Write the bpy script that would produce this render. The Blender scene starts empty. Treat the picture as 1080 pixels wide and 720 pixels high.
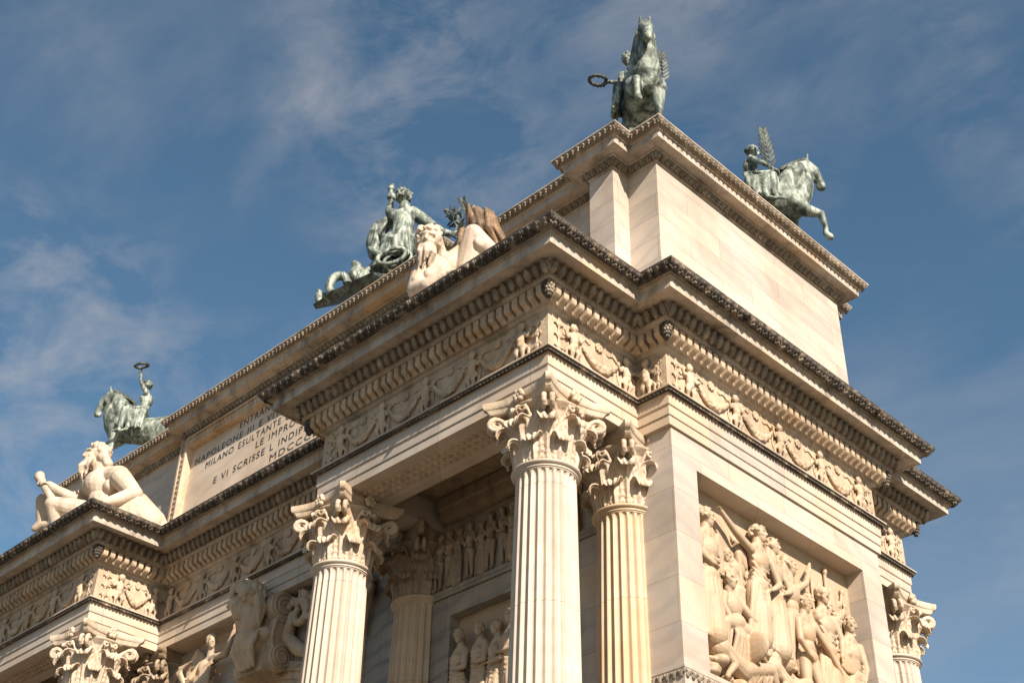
import bpy, bmesh, math, random
from mathutils import Vector, Matrix, noise
random.seed(7)
S = bpy.context.scene
COL = S.collection
R = math.radians
Z0 = 18.95                      # height of the main cornice above the ground; heights below are relative to it

# ------------------------------------------------------------------ camera, sky, sun, exposure
YAW, PITCH, ROLL, FPX = 0.7944, 0.6263, 0.0255, 1434.73
CAM = Vector((12.717, -16.8687, -17.333))
_f = Vector((-math.sin(YAW)*math.cos(PITCH), math.cos(YAW)*math.cos(PITCH), math.sin(PITCH)))
_r = Vector((math.cos(YAW), math.sin(YAW), 0)); _u = _r.cross(_f)
CR = math.cos(ROLL)*_r + math.sin(ROLL)*_u
CU = -math.sin(ROLL)*_r + math.cos(ROLL)*_u
CF = _f
cam = bpy.data.cameras.new('camera'); camo = bpy.data.objects.new('camera', cam); COL.objects.link(camo)
cam.sensor_width = 36; cam.lens = 36*FPX/1080; cam.clip_start = .1; cam.clip_end = 5000
camo.matrix_world = Matrix(((CR.x, CU.x, -CF.x, CAM.x), (CR.y, CU.y, -CF.y, CAM.y), (CR.z, CU.z, -CF.z, CAM.z+Z0), (0, 0, 0, 1)))
S.camera = camo

SUN = Vector((1, -.35, .70)).normalized()
EL = math.asin(SUN.z); AZ = math.atan2(SUN.x, SUN.y)
sun = bpy.data.lights.new('sun', 'SUN'); sun.energy = 5.0; sun.angle = R(.5); sun.color = (1, .875, .75)
so = bpy.data.objects.new('sun', sun); COL.objects.link(so)
so.rotation_euler = SUN.to_track_quat('Z', 'Y').to_euler(); so.location = (40, -20, 60)
W = bpy.data.worlds.new('World'); S.world = W; W.use_nodes = True
nt = W.node_tree; nt.nodes.clear()
def N(nt, t, **k):
    n = nt.nodes.new(t)
    for a, b in k.items():
        if a.startswith('i_'): n.inputs[a[2:].replace('_', ' ')].default_value = b
        else: setattr(n, a, b)
    return n
out = N(nt, 'ShaderNodeOutputWorld'); bg = N(nt, 'ShaderNodeBackground'); bg.inputs['Strength'].default_value = .062
sky = N(nt, 'ShaderNodeTexSky', sky_type='NISHITA', sun_disc=False, sun_elevation=EL, sun_rotation=AZ, air_density=1.0, dust_density=.3, ozone_density=1.0)
hs = N(nt, 'ShaderNodeHueSaturation'); hs.inputs['Saturation'].default_value = 1.10; hs.inputs['Hue'].default_value = .488; hs.inputs['Value'].default_value = 1.0
tc = N(nt, 'ShaderNodeTexCoord')
L = nt.links.new
def cloud(scale, rot, sc, p0, p1, top, detail, rough, dist, off=(0, 0, 0)):
    mp = N(nt, 'ShaderNodeMapping'); mp.inputs['Rotation'].default_value = rot; mp.inputs['Scale'].default_value = sc; mp.inputs['Location'].default_value = off
    n1 = N(nt, 'ShaderNodeTexNoise'); n1.inputs['Scale'].default_value = scale; n1.inputs['Detail'].default_value = detail; n1.inputs['Roughness'].default_value = rough; n1.inputs['Distortion'].default_value = dist
    cr = N(nt, 'ShaderNodeMapRange', clamp=True); cr.inputs['From Min'].default_value = p0; cr.inputs['From Max'].default_value = p1; cr.inputs['To Max'].default_value = top
    L(tc.outputs['Generated'], mp.inputs['Vector']); L(mp.outputs[0], n1.inputs['Vector']); L(n1.outputs['Fac'], cr.inputs['Value'])
    return cr.outputs[0]
def math_(op, a, b_):
    m_ = N(nt, 'ShaderNodeMath', operation=op, use_clamp=True)
    for i, v in enumerate((a, b_)):
        if hasattr(v, 'is_output'): L(v, m_.inputs[i])
        else: m_.inputs[i].default_value = v
    return m_.outputs[0]
soft = cloud(1.9, (R(20), R(-35), R(40)), (1.0, 2.6, 3.2), .47, .84, .27, 8, .58, .4)
mask = cloud(3.0, (R(10), R(20), R(0)), (1, 1, 1), .46, .66, 1.0, 3, .5, .3, (.37, .1, .55))
wisp = cloud(6.5, (R(25), R(-30), R(35)), (1.0, 1.9, 3.0), .42, .80, 1.0, 12, .62, .35)
fac = math_('ADD', soft, math_('MULTIPLY', math_('MULTIPLY', mask, wisp), .72))
mx = N(nt, 'ShaderNodeMix', data_type='RGBA'); mx.inputs['B'].default_value = (4.6, 4.4, 4.4, 1)
L(sky.outputs[0], hs.inputs['Color']); L(fac, mx.inputs['Factor']); L(hs.outputs[0], mx.inputs['A']); L(mx.outputs['Result'], bg.inputs['Color']); L(bg.outputs[0], out.inputs[0])
S.view_settings.view_transform = 'Standard'; S.view_settings.look = 'None'; S.view_settings.gamma = 1; S.view_settings.exposure = 0.94

# ------------------------------------------------------------------ pixel of the 1080 px photograph -> point on a vertical plane
def JY(px, py, Y):
    d = CF + CR*((px-540)/FPX) - CU*((py-360)/FPX)
    return CAM + d*((Y-CAM.y)/d.y)
def JX(px, py, X):
    d = CF + CR*((px-540)/FPX) - CU*((py-360)/FPX)
    return CAM + d*((X-CAM.x)/d.x)
def JP(px, py, P, dep=0.0):     # plane facing the viewer through P, moved dep metres away
    d = CF + CR*((px-540)/FPX) - CU*((py-360)/FPX)
    n = Vector((-math.sin(YAW), math.cos(YAW), 0))
    return CAM + d*(((Vector(P)-CAM).dot(n)+dep)/d.dot(n))

# ------------------------------------------------------------------ materials
def base_mat(name, rough=.7, metal=0):
    m = bpy.data.materials.new(name); m.use_nodes = True
    t = m.node_tree; t.nodes.clear()
    o = N(t, 'ShaderNodeOutputMaterial'); b = N(t, 'ShaderNodeBsdfPrincipled')
    b.inputs['Roughness'].default_value = rough; b.inputs['Metallic'].default_value = metal
    t.links.new(b.outputs[0], o.inputs[0])
    return m, t, b
def ramp(t, stops, interp='LINEAR'):
    r = N(t, 'ShaderNodeValToRGB'); r.color_ramp.interpolation = interp
    e = r.color_ramp.elements
    while len(e) < len(stops): e.new(.5)
    for q, (p, c) in zip(e, stops): q.position = p; q.color = (*c, 1)
    return r
def noise_n(t, vec, scale, detail=5, rough=.55, dist=0):
    n = N(t, 'ShaderNodeTexNoise'); n.inputs['Scale'].default_value = scale; n.inputs['Detail'].default_value = detail
    n.inputs['Roughness'].default_value = rough; n.inputs['Distortion'].default_value = dist
    t.links.new(vec, n.inputs['Vector']); return n
def mixc(t, fac, a, b, mode='MIX'):
    m = N(t, 'ShaderNodeMix', data_type='RGBA', blend_type=mode)
    for s, v in (('Factor', fac), ('A', a), ('B', b)):
        i = m.inputs[s]
        if hasattr(v, 'is_output'): t.links.new(v, i)
        elif isinstance(v, (int, float)): i.default_value = v
        else: i.default_value = (*v, 1)
    return m.outputs['Result']
def posn(t): return N(t, 'ShaderNodeNewGeometry').outputs['Position']
def scaled(t, vec, sc, rot=(0, 0, 0)):
    m = N(t, 'ShaderNodeMapping'); m.inputs['Scale'].default_value = sc; m.inputs['Rotation'].default_value = rot
    t.links.new(vec, m.inputs['Vector']); return m.outputs[0]
def bump(t, b, h, st, dist=.02):
    n = N(t, 'ShaderNodeBump'); n.inputs['Strength'].default_value = st; n.inputs['Distance'].default_value = dist
    t.links.new(h, n.inputs['Height']); t.links.new(n.outputs[0], b.inputs['Normal'])

ALB = .84
def marble(name, blocks=None, dirt=.25, tint=(1, 1, 1), rough=.62, vein=.5, bmp=.15, crust=0.0, ochre=.35, cs=3.2, clo=.32):
    m, t, b = base_mat(name, rough)
    p = posn(t)
    n1 = noise_n(t, p, .55, 6, .6, .6)
    col = ramp(t, [(.30, (.50, .425, .335)), (.5, (.61, .53, .43)), (.72, (.68, .61, .525))]); t.links.new(n1.outputs['Fac'], col.inputs[0]); c = col.outputs[0]
    # yellowish iron stains
    n2 = noise_n(t, scaled(t, p, (.5, .5, 1.2)), .8, 4, .6, .8)
    r2 = ramp(t, [(.52, (0, 0, 0)), (.72, (1, 1, 1))]); t.links.new(n2.outputs['Fac'], r2.inputs[0])
    mm = N(t, 'ShaderNodeMath', operation='MULTIPLY'); t.links.new(r2.outputs[0], mm.inputs[0]); mm.inputs[1].default_value = ochre
    c = mixc(t, mm.outputs[0], c, (.60, .40, .20))
    # grey veins, slanting
    w = N(t, 'ShaderNodeTexWave', wave_type='BANDS', bands_direction='Z'); w.inputs['Scale'].default_value = .55; w.inputs['Distortion'].default_value = 9; w.inputs['Detail'].default_value = 5; w.inputs['Detail Scale'].default_value = .9
    t.links.new(scaled(t, p, (1, 1, 1.2), (R(18), R(14), 0)), w.inputs['Vector'])
    rw = ramp(t, [(.60, (0, 0, 0)), (.97, (1, 1, 1))]); t.links.new(w.outputs['Fac'], rw.inputs[0])
    mv = N(t, 'ShaderNodeMath', operation='MULTIPLY'); t.links.new(rw.outputs[0], mv.inputs[0]); mv.inputs[1].default_value = vein
    c = mixc(t, mv.outputs[0], c, (.40, .37, .345))
    bh = None
    if blocks:
        sx = N(t, 'ShaderNodeSeparateXYZ'); t.links.new(p, sx.inputs[0])
        ad = N(t, 'ShaderNodeMath', operation='ADD'); t.links.new(sx.outputs[0], ad.inputs[0]); t.links.new(sx.outputs[1], ad.inputs[1])
        cb = N(t, 'ShaderNodeCombineXYZ'); t.links.new(ad.outputs[0], cb.inputs[0]); t.links.new(sx.outputs[2], cb.inputs[1])
        br = N(t, 'ShaderNodeTexBrick'); br.inputs['Scale'].default_value = 1; br.inputs['Brick Width'].default_value = blocks[0]; br.inputs['Row Height'].default_value = blocks[1]
        br.inputs['Mortar Size'].default_value = .008; br.inputs['Mortar Smooth'].default_value = .1; br.inputs['Bias'].default_value = 0
        br.inputs['Color1'].default_value = (.80, .80, .82, 1); br.inputs['Color2'].default_value = (1.08, 1.05, 1.0, 1); br.inputs['Mortar'].default_value = (.55, .50, .44, 1)
        t.links.new(cb.outputs[0], br.inputs['Vector'])
        c = mixc(t, .85, c, br.outputs['Color'], 'MULTIPLY')
        b2 = N(t, 'ShaderNodeTexBrick'); b2.inputs['Scale'].default_value = 1; b2.inputs['Brick Width'].default_value = blocks[0]; b2.inputs['Row Height'].default_value = blocks[1]; b2.inputs['Mortar Size'].default_value = 0
        b2.inputs['Color1'].default_value = (0, 0, 0, 1); b2.inputs['Color2'].default_value = (1, 1, 1, 1); t.links.new(cb.outputs[0], b2.inputs['Vector'])
        rb = ramp(t, [(.86, (0, 0, 0)), (.95, (1, 1, 1))]); t.links.new(b2.outputs['Color'], rb.inputs[0])
        mo = N(t, 'ShaderNodeMath', operation='MULTIPLY'); t.links.new(rb.outputs[0], mo.inputs[0]); mo.inputs[1].default_value = ochre*1.6
        c = mixc(t, mo.outputs[0], c, (.56, .40, .24))
        bh = br.outputs['Fac']
    # rain streaks and grime
    n3 = noise_n(t, scaled(t, p, (2.2, 2.2, .28)), 1.6, 7, .65)
    r3 = ramp(t, [(.46, (0, 0, 0)), (.74, (1, 1, 1))]); t.links.new(n3.outputs['Fac'], r3.inputs[0])
    md = N(t, 'ShaderNodeMath', operation='MULTIPLY'); t.links.new(r3.outputs[0], md.inputs[0]); md.inputs[1].default_value = dirt
    c = mixc(t, md.outputs[0], c, (.20, .14, .085))
    if crust:
        n4 = noise_n(t, scaled(t, p, (1, 1, .6)) if clo > .4 else p, cs, 8, .7, .3)
        r4 = ramp(t, [(clo, (0, 0, 0)), (clo+.18, (1, 1, 1))]); t.links.new(n4.outputs['Fac'], r4.inputs[0])
        mc = N(t, 'ShaderNodeMath', operation='MULTIPLY'); t.links.new(r4.outputs[0], mc.inputs[0]); mc.inputs[1].default_value = crust
        c = mixc(t, mc.outputs[0], c, (.042, .036, .028))
    c = mixc(t, 1.0, c, tuple(q*ALB for q in tint), 'MULTIPLY')
    t.links.new(c, b.inputs['Base Color'])
    n5 = noise_n(t, p, 14, 6, .65)
    bump(t, b, n5.outputs['Fac'], bmp, .03)
    return m
M = {}
M['wall'] = marble('marble_blocks', (1.9, .92), dirt=.05, vein=.30, tint=(.955, .945, .955), bmp=.05, ochre=.30)
M['attic'] = marble('attic_marble_blocks', (2.3, .62), dirt=.06, vein=.28, tint=(.93, .915, .92), bmp=.06, ochre=.15)
M['plain'] = marble('smooth_marble', (1.7, 7.0), dirt=.50, bmp=.08, vein=.3, ochre=.6, crust=.72, cs=1.1, clo=.50)
M['fascia'] = marble('fascia_marble', (2.6, 4.0), dirt=.10, bmp=.06, vein=.3, tint=(.98, .96, .95))
M['tablet'] = marble('tablet_marble', None, dirt=.10, bmp=.06, vein=.3, tint=(1.06, 1.0, .94))
M['shaft'] = marble('column_marble', (60, 2.35), dirt=.16, bmp=.06, vein=.2, ochre=.10, tint=(.93, .91, .905))
M['shaft2'] = marble('ochre_column_marble', (60, 2.1), dirt=.30, bmp=.06, vein=.15, ochre=.42, tint=(1.0, .89, .74))
M['carved'] = marble('carved_marble', None, dirt=.62, bmp=.5, vein=.1, ochre=.7, tint=(.96, .85, .72), crust=.35, cs=1.6, clo=.50)
M['relief'] = marble('relief_marble', None, dirt=.16, bmp=.3, vein=.05, ochre=.6, tint=(.80, .69, .56))
M['capital'] = marble('capital_marble', None, dirt=.55, bmp=.5, vein=.1, ochre=.4, tint=(1.0, .93, .84))
M['crust'] = marble('weathered_marble', None, dirt=.6, bmp=.6, vein=.1, crust=.93, cs=2.3, clo=.31, tint=(.78, .71, .62))
M['crust2'] = marble('grimy_marble', None, dirt=.75, bmp=.5, vein=.1, crust=.60, cs=2.4, tint=(.84, .78, .68))
M['soot'] = marble('sooty_marble', None, dirt=.9, bmp=.4, vein=.1, ochre=.4, tint=(.52, .44, .36))  # darker brown tone for the portico ceilings and ceiling beams
M['soot2'] = marble('grimy_carved_marble', None, dirt=.8, bmp=.4, vein=.1, ochre=.4, tint=(.66, .58, .48))  # portico shade put into the colour of upper frieze figures and inner capitals
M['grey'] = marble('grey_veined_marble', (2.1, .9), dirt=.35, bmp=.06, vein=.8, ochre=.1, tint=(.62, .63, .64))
M['statue'] = marble('statue_marble', None, dirt=.55, bmp=.5, crust=.22, cs=1.8, clo=.50, vein=.1, ochre=.2, tint=(.98, .92, .86))
M['sheaf'] = marble('brown_stained_marble', None, dirt=.9, bmp=.6, ochre=.8, crust=.75, cs=2.2, clo=.42, tint=(.52, .38, .25))
def bronze(name, a, bcol, c2, lo=.38, hi=.62):
    m, t, b = base_mat(name, .62, .15)
    p = posn(t)
    n = noise_n(t, scaled(t, p, (1.6, 1.6, .75)), 2.4, 9, .66, .8)
    r = ramp(t, [(lo, a), (.5, bcol), (hi, c2)]); t.links.new(n.outputs['Fac'], r.inputs[0])
    n2 = noise_n(t, scaled(t, p, (5, 5, .8)), 1.8, 6, .6)
    r2 = ramp(t, [(.50, (0, 0, 0)), (.68, (1, 1, 1))]); t.links.new(n2.outputs['Fac'], r2.inputs[0])
    mm = N(t, 'ShaderNodeMath', operation='MULTIPLY'); t.links.new(r2.outputs[0], mm.inputs[0]); mm.inputs[1].default_value = .85
    t.links.new(mixc(t, mm.outputs[0], r.outputs[0], (.05, .058, .05)), b.inputs['Base Color'])
    bump(t, b, noise_n(t, p, 11, 6, .6).outputs['Fac'], .5, .03)
    return m
M['bronze'] = bronze('verdigris_bronze', (.030, .037, .030), (.155, .185, .150), (.36, .40, .335), .38, .61)
M['bronze_dark'] = bronze('dark_bronze', (.016, .02, .017), (.045, .055, .045), (.12, .145, .118))
mm_, t_, b_ = base_mat('lettering_paint', .6); b_.inputs['Base Color'].default_value = (.045, .042, .038, 1); M['letters'] = mm_
m, t, b = base_mat('paving_stone', .9)
p = posn(t); n = noise_n(t, p, .35, 7, .6); r = ramp(t, [(.35, (.085, .070, .050)), (.65, (.13, .108, .078))]); t.links.new(n.outputs['Fac'], r.inputs[0])
t.links.new(r.outputs[0], b.inputs['Base Color']); bump(t, b, noise_n(t, p, 20, 5).outputs['Fac'], .3, .02); M['ground'] = m

# ------------------------------------------------------------------ mesh helpers
class MB:
    def __init__(s): s.v = []; s.f = []
    def add(s, vs, fs, mat=None):
        o = len(s.v)
        s.v += [tuple(mat @ Vector(v)) for v in vs] if mat is not None else [tuple(v) for v in vs]
        s.f += [tuple(i+o for i in f) for f in fs]
    def box(s, x0, x1, y0, y1, z0, z1):
        s.add([(x0, y0, z0), (x1, y0, z0), (x1, y1, z0), (x0, y1, z0), (x0, y0, z1), (x1, y0, z1), (x1, y1, z1), (x0, y1, z1)],
              [(0, 3, 2, 1), (4, 5, 6, 7), (0, 1, 5, 4), (1, 2, 6, 5), (2, 3, 7, 6), (3, 0, 4, 7)])
def wpos(o):
    p = Vector((0, 0, 0))
    while o: p += Vector(o.location); o = o.parent
    return p
def link(name, me, mat, parent=None, loc=None):
    o = bpy.data.objects.new(name, me); COL.objects.link(o)
    if mat and not me.materials: me.materials.append(mat)
    if parent: o.parent = parent
    if loc is not None: o.location = loc
    return o
def mesh(mb, name, mat, parent=None, smooth=False, origin=None):
    """vertices are in relative world coordinates (z from the cornice top)"""
    base = wpos(parent) if parent else Vector((0, 0, 0))
    org = base if origin is None else Vector(origin)+Vector((0, 0, Z0))
    sh = Vector((0, 0, Z0)) - org
    me = bpy.data.meshes.new(name); me.from_pydata([(x+sh.x, y+sh.y, z+sh.z) for x, y, z in mb.v], [], mb.f)
    bm = bmesh.new(); bm.from_mesh(me); bmesh.ops.recalc_face_normals(bm, faces=bm.faces); bm.to_mesh(me); bm.free()
    if smooth: me.polygons.foreach_set('use_smooth', [True]*len(me.polygons)); me.set_sharp_from_angle(angle=R(50))
    me.update()
    return link(name, me, mat, parent, org-base)
def rawmesh(name, v, f, smooth=True):
    me = bpy.data.meshes.new(name); me.from_pydata(v, [], f)
    bm = bmesh.new(); bm.from_mesh(me); bmesh.ops.recalc_face_normals(bm, faces=bm.faces); bm.to_mesh(me); bm.free()
    if smooth: me.polygons.foreach_set('use_smooth', [True]*len(me.polygons)); me.set_sharp_from_angle(angle=R(42))
    return me
def empty(name, loc, label=None, cat=None, group=None):
    o = bpy.data.objects.new(name, None); COL.objects.link(o); o.location = loc; o.empty_display_size = .3
    tag(o, label, cat, group); return o
def tag(o, label=None, cat=None, group=None, kind=None):
    for k, v in (('label', label), ('category', cat), ('group', group), ('kind', kind)):
        if v: o[k] = v
    return o
def ball(nu=8, nv=6):
    v = [(0, 0, 1)]; f = []
    for i in range(1, nv):
        a = math.pi*i/nv
        v += [(math.sin(a)*math.cos(2*math.pi*j/nu), math.sin(a)*math.sin(2*math.pi*j/nu), math.cos(a)) for j in range(nu)]
    v.append((0, 0, -1)); e = len(v)-1
    for j in range(nu):
        k = (j+1) % nu
        f.append((0, 1+j, 1+k)); f.append((e, 1+(nv-2)*nu+k, 1+(nv-2)*nu+j))
        for i in range(nv-2): f.append((1+i*nu+j, 1+(i+1)*nu+j, 1+(i+1)*nu+k, 1+i*nu+k))
    return v, f
def frame(d):
    d = Vector(d); d = d.normalized() if d.length > 1e-9 else Vector((0, 0, 1))
    a = Vector((0, 0, 1)) if abs(d.z) < .9 else Vector((1, 0, 0))
    x = d.cross(a).normalized(); return x, d.cross(x), d
def tube(mb, pts, radii, n=8, cap=True):
    pts = [Vector(p) for p in pts]
    if not hasattr(radii, '__len__'): radii = [radii]*len(pts)
    vs = []; fs = []; px = None
    for i, p in enumerate(pts):
        d = (pts[min(i+1, len(pts)-1)]-pts[max(i-1, 0)])
        x, y, dd = frame(d)
        if px is not None:
            x = (px - dd*px.dot(dd)); x = x.normalized() if x.length > 1e-6 else frame(d)[0]; y = dd.cross(x)
        px = x
        vs += [p + (x*math.cos(2*math.pi*j/n)+y*math.sin(2*math.pi*j/n))*radii[i] for j in range(n)]
    for i in range(len(pts)-1):
        for j in range(n):
            k = (j+1) % n; fs.append((i*n+j, i*n+k, (i+1)*n+k, (i+1)*n+j))
    if cap: fs += [tuple(range(n-1, -1, -1)), tuple((len(pts)-1)*n+j for j in range(n))]
    mb.add(vs, fs)
# sculpting: overlapping capsules and ellipsoids fused into one continuous skin
class Sculpt:
    def __init__(s, fn=None): s.m = MB(); s.fn = fn or (lambda p: Vector(p))
    def cap(s, A, B, ra, rb=None, raw=False):
        rb = ra if rb is None else rb
        A = Vector(A) if raw else s.fn(A); B = Vector(B) if raw else s.fn(B)
        x, y, d = frame(B-A); n = 14; rings = []
        for k in range(6):
            a = math.pi/2*(k/5); rings.append((A - d*ra*math.cos(a), ra*math.sin(a)))
        for k in range(6):
            a = math.pi/2*(k/5); rings.append((B + d*rb*math.sin(a), rb*math.cos(a)))
        vs = [rings[0][0]]; fs = []
        for c, r in rings[1:-1]: vs += [c+(x*math.cos(2*math.pi*j/n)+y*math.sin(2*math.pi*j/n))*r for j in range(n)]
        vs.append(rings[-1][0]); e = len(vs)-1; m = len(rings)-2
        for j in range(n):
            k = (j+1) % n
            fs.append((0, 1+k, 1+j)); fs.append((e, 1+(m-1)*n+j, 1+(m-1)*n+k))
            for i in range(m-1): fs.append((1+i*n+j, 1+i*n+k, 1+(i+1)*n+k, 1+(i+1)*n+j))
        s.m.add(vs, fs)
    def chain(s, pts, radii, raw=False):
        for i in range(len(pts)-1): s.cap(pts[i], pts[i+1], radii[i], radii[i+1], raw)
    def ell(s, c, r, axis=None, raw=False):
        """r=(across, across2, along axis)"""
        c = Vector(c)
        if not hasattr(r, '__len__'): r = (r, r, r)
        v, f = ball(14, 10)
        x, y, d = frame(axis if axis is not None else (0, 0, 1))
        s.m.add([c + x*(p[0]*r[0]) + y*(p[1]*r[1]) + d*(p[2]*r[2]) for p in v], f)
    def build(s, name, voxel, mat, parent=None, smooth=2, origin=None, rough=0.0):
        base = wpos(parent) if parent else Vector((0, 0, 0))
        org = base if origin is None else Vector(origin)+Vector((0, 0, Z0))
        me = s.data(name, voxel, smooth, Vector((0, 0, Z0))-org, rough)
        return link(name, me, mat, parent, org-base)
    def data(s, name, voxel, smooth=2, shift=None, rough=0.0):
        sh = shift or Vector((0, 0, 0))
        me = bpy.data.meshes.new('tmp'); me.from_pydata([(v[0]+sh.x, v[1]+sh.y, v[2]+sh.z) for v in s.m.v], [], s.m.f)
        o = bpy.data.objects.new('tmp', me); COL.objects.link(o)
        r = o.modifiers.new('r', 'REMESH'); r.mode = 'VOXEL'; r.voxel_size = voxel; r.use_smooth_shade = True
        if smooth:
            q = o.modifiers.new('s', 'SMOOTH'); q.factor = .5; q.iterations = smooth
        dg = bpy.context.evaluated_depsgraph_get()
        res = bpy.data.meshes.new_from_object(o.evaluated_get(dg)); res.name = name
        bpy.data.objects.remove(o); bpy.data.meshes.remove(me)
        if rough:
            for v in res.vertices: v.co += v.normal*(noise.noise(v.co*(.22/voxel*.5))*rough)
        res.polygons.foreach_set('use_smooth', [True]*len(res.polygons))
        return res

# ------------------------------------------------------------------ plan of the monument (outer tip of each cornice)
a_, b_e, WW, CC, YC, D = .8043, 2.635, 9.3416, 7.1338, -.5028, 10.0
FZ = 1.1998
XC = -a_-WW-CC/2
def mirror_plan(front, back):
    return front + back
def main_plan():
    x1, x2, x3 = -a_, -a_-WW, -a_-WW-CC
    xm = lambda x: 2*XC-x
    front = [(xm(0), 0), (xm(x1), 0), (xm(x1), -b_e), (x3, -b_e), (x3, YC), (x2, YC), (x2, -b_e), (x1, -b_e), (x1, 0), (0, 0)]
    back = [(x, D-y) for x, y in reversed(front)]
    return front + back
AX, AY, H, A2, B2, W2 = -.6413, .7081, 4.954, .8545, .5253, 2.0114
CL, YC2 = -20.1, .32
def attic_plan(rec=0.0):
    xm = lambda x: 2*XC-x
    p = [(xm(AX), AY), (xm(AX-A2), AY), (xm(AX-A2), AY-B2), (xm(AX-A2-W2), AY-B2), (xm(AX-A2-W2), AY), (CL, AY), (CL, YC2+rec), (xm(CL), YC2+rec), (xm(CL), AY),
         (AX-A2-W2, AY), (AX-A2-W2, AY-B2), (AX-A2, AY-B2), (AX-A2, AY), (AX, AY)]
    return p + [(x, D-y) for x, y in reversed(p)]
PLAN, APLAN, AWALL = main_plan(), attic_plan(), attic_plan(.18)
def inset(poly, o):
    n = len(poly); res = []
    for i in range(n):
        p, q, r = Vector(poly[i-1]), Vector(poly[i]), Vector(poly[(i+1) % n])
        d1, d2 = (q-p).normalized(), (r-q).normalized()
        res.append((q.x+o*(-d1.y-d2.y), q.y+o*(d1.x+d2.x)))
    return res
def convex(poly):
    n = len(poly); res = []
    for i in range(n):
        p, q, r = Vector(poly[i-1]), Vector(poly[i]), Vector(poly[(i+1) % n])
        res.append((q-p).cross(r-q) > 0)
    return res
def sweep(mb, poly, prof, z=0.0):
    n = len(poly); rows = [[(x, y, z+h) for x, y in inset(poly, o)] for o, h in prof]
    vs = [v for r in rows for v in r]; fs = []
    for i in range(len(prof)-1):
        for j in range(n):
            k = (j+1) % n; fs.append((i*n+j, i*n+k, (i+1)*n+k, (i+1)*n+j))
    mb.add(vs, fs)
def edges(poly, o):
    q = inset(poly, o); c = convex(poly); n = len(q)
    for i in range(n):
        A, B = Vector((*q[i], 0)), Vector((*q[(i+1) % n], 0))
        t = (B-A); Ln = t.length; t = t/Ln; nn = Vector((t.y, -t.x, 0))
        yield A, B, t, nn, Ln, c[i], c[(i+1) % n]
def row(mb, poly, o, z, pitch, unit, end=.0, jitter=.0):
    v, f = unit
    for A, B, t, nn, Ln, c0, c1 in edges(poly, o):
        Le = Ln-2*end
        if Le < pitch*.6: continue
        n = max(1, round(Le/pitch)); p = Le/n
        for i in range(n):
            C = A + t*(end+(i+.5)*p); s = p/pitch
            j1 = 1+random.uniform(-jitter, jitter); j2 = random.uniform(-jitter, jitter)*pitch*.5
            vs = [(C.x+t.x*(x*s)+nn.x*(y*j1+j2*.2), C.y+t.y*(x*s)+nn.y*(y*j1+j2*.2), z+h+j2*.1) for x, y, h in v]
            mb.add(vs, f)
def lump(parts):                # unit made of little ellipsoids (centre, radii, tilt about the run)
    V = []; F = []
    for c, r, tilt in parts:
        v, f = ball(8, 6); o = len(V); ct, st = math.cos(tilt), math.sin(tilt)
        for p in v:
            x, y, z = p[0]*r[0], p[1]*r[1], p[2]*r[2]
            V.append((c[0]+x, c[1]+y*ct-z*st, c[2]+y*st+z*ct))
        F += [tuple(i+o for i in q) for q in f]
    return V, F

# ------------------------------------------------------------------ ground
g = MB(); g.add([(-2500, -2500, -Z0), (2500, -2500, -Z0), (2500, 2500, -Z0), (-2500, 2500, -Z0)], [(0, 1, 2, 3)])
tag(mesh(g, 'ground', M['ground']), None, None, None, 'structure')

# ------------------------------------------------------------------ the arch
ARCH = empty('triumphal_arch', (XC, D/2, 0), 'huge pale marble triumphal arch with fluted columns, carved friezes and an inscribed attic', 'arch')

# ---- architrave: three fasciae, taenia, soffit and inner face
m = MB()
sweep(m, PLAN, [(1.45, -2.07), (1.03, -2.075), (1.03, -2.105), (1.05, -2.115), (1.13, -2.185), (1.15, -2.19), (1.15, -2.43), (1.162, -2.445), (1.178, -2.45), (1.178, -2.655), (1.19, -2.668), (1.2, -2.67), (1.2, -2.873), (1.45, -2.873), (1.47, -2.85), (2.09, -2.85), (2.11, -2.873), (2.34, -2.873), (2.34, -2.2), (1.9, -2.1)])
arcv = mesh(m, 'architrave', M['fascia'], ARCH)
m = MB()
row(m, PLAN, 1.095, -2.150, .105, lump([((0, .01, 0), (.040, .022, .058), R(40)), ((.05, -.002, .012), (.014, .02, .055), R(40))]))
sweep(m, PLAN, [(1.046, -2.112), (1.128, -2.190)])
mesh(m, 'leaf_moulding', M['crust'], arcv, True)
m = MB()
row(m, PLAN, 1.196, -2.662, .07, lump([((0, 0, 0), (.026, .017, .017), 0)]))
mesh(m, 'bead_moulding', M['crust2'], arcv, True)
# carved guilloche on the beam soffits of the porticoes
for sx in (1, -1):
    m = MB()
    for yy in (-.865,):
        x0, x1 = -8.0, -3.2
        k = 0; x = x0
        while x < x1:
            for dy in (-.17, .0, .17):
                v, f = ball(8, 6); X = x if sx > 0 else 2*XC-x
                m.add([(X+p[0]*.085, yy+dy+p[1]*.07, -2.85+p[2]*.035) for p in v], f)
            x += .19
    mesh(m, 'soffit_ornament', M['carved'], arcv, True)

# ---- frieze
m = MB(); sweep(m, PLAN, [(1.9, -1.0), (1.2, -1.02), (1.2, -2.08), (1.9, -2.08)])
frz = mesh(m, 'frieze', M['carved'], ARCH)

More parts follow.
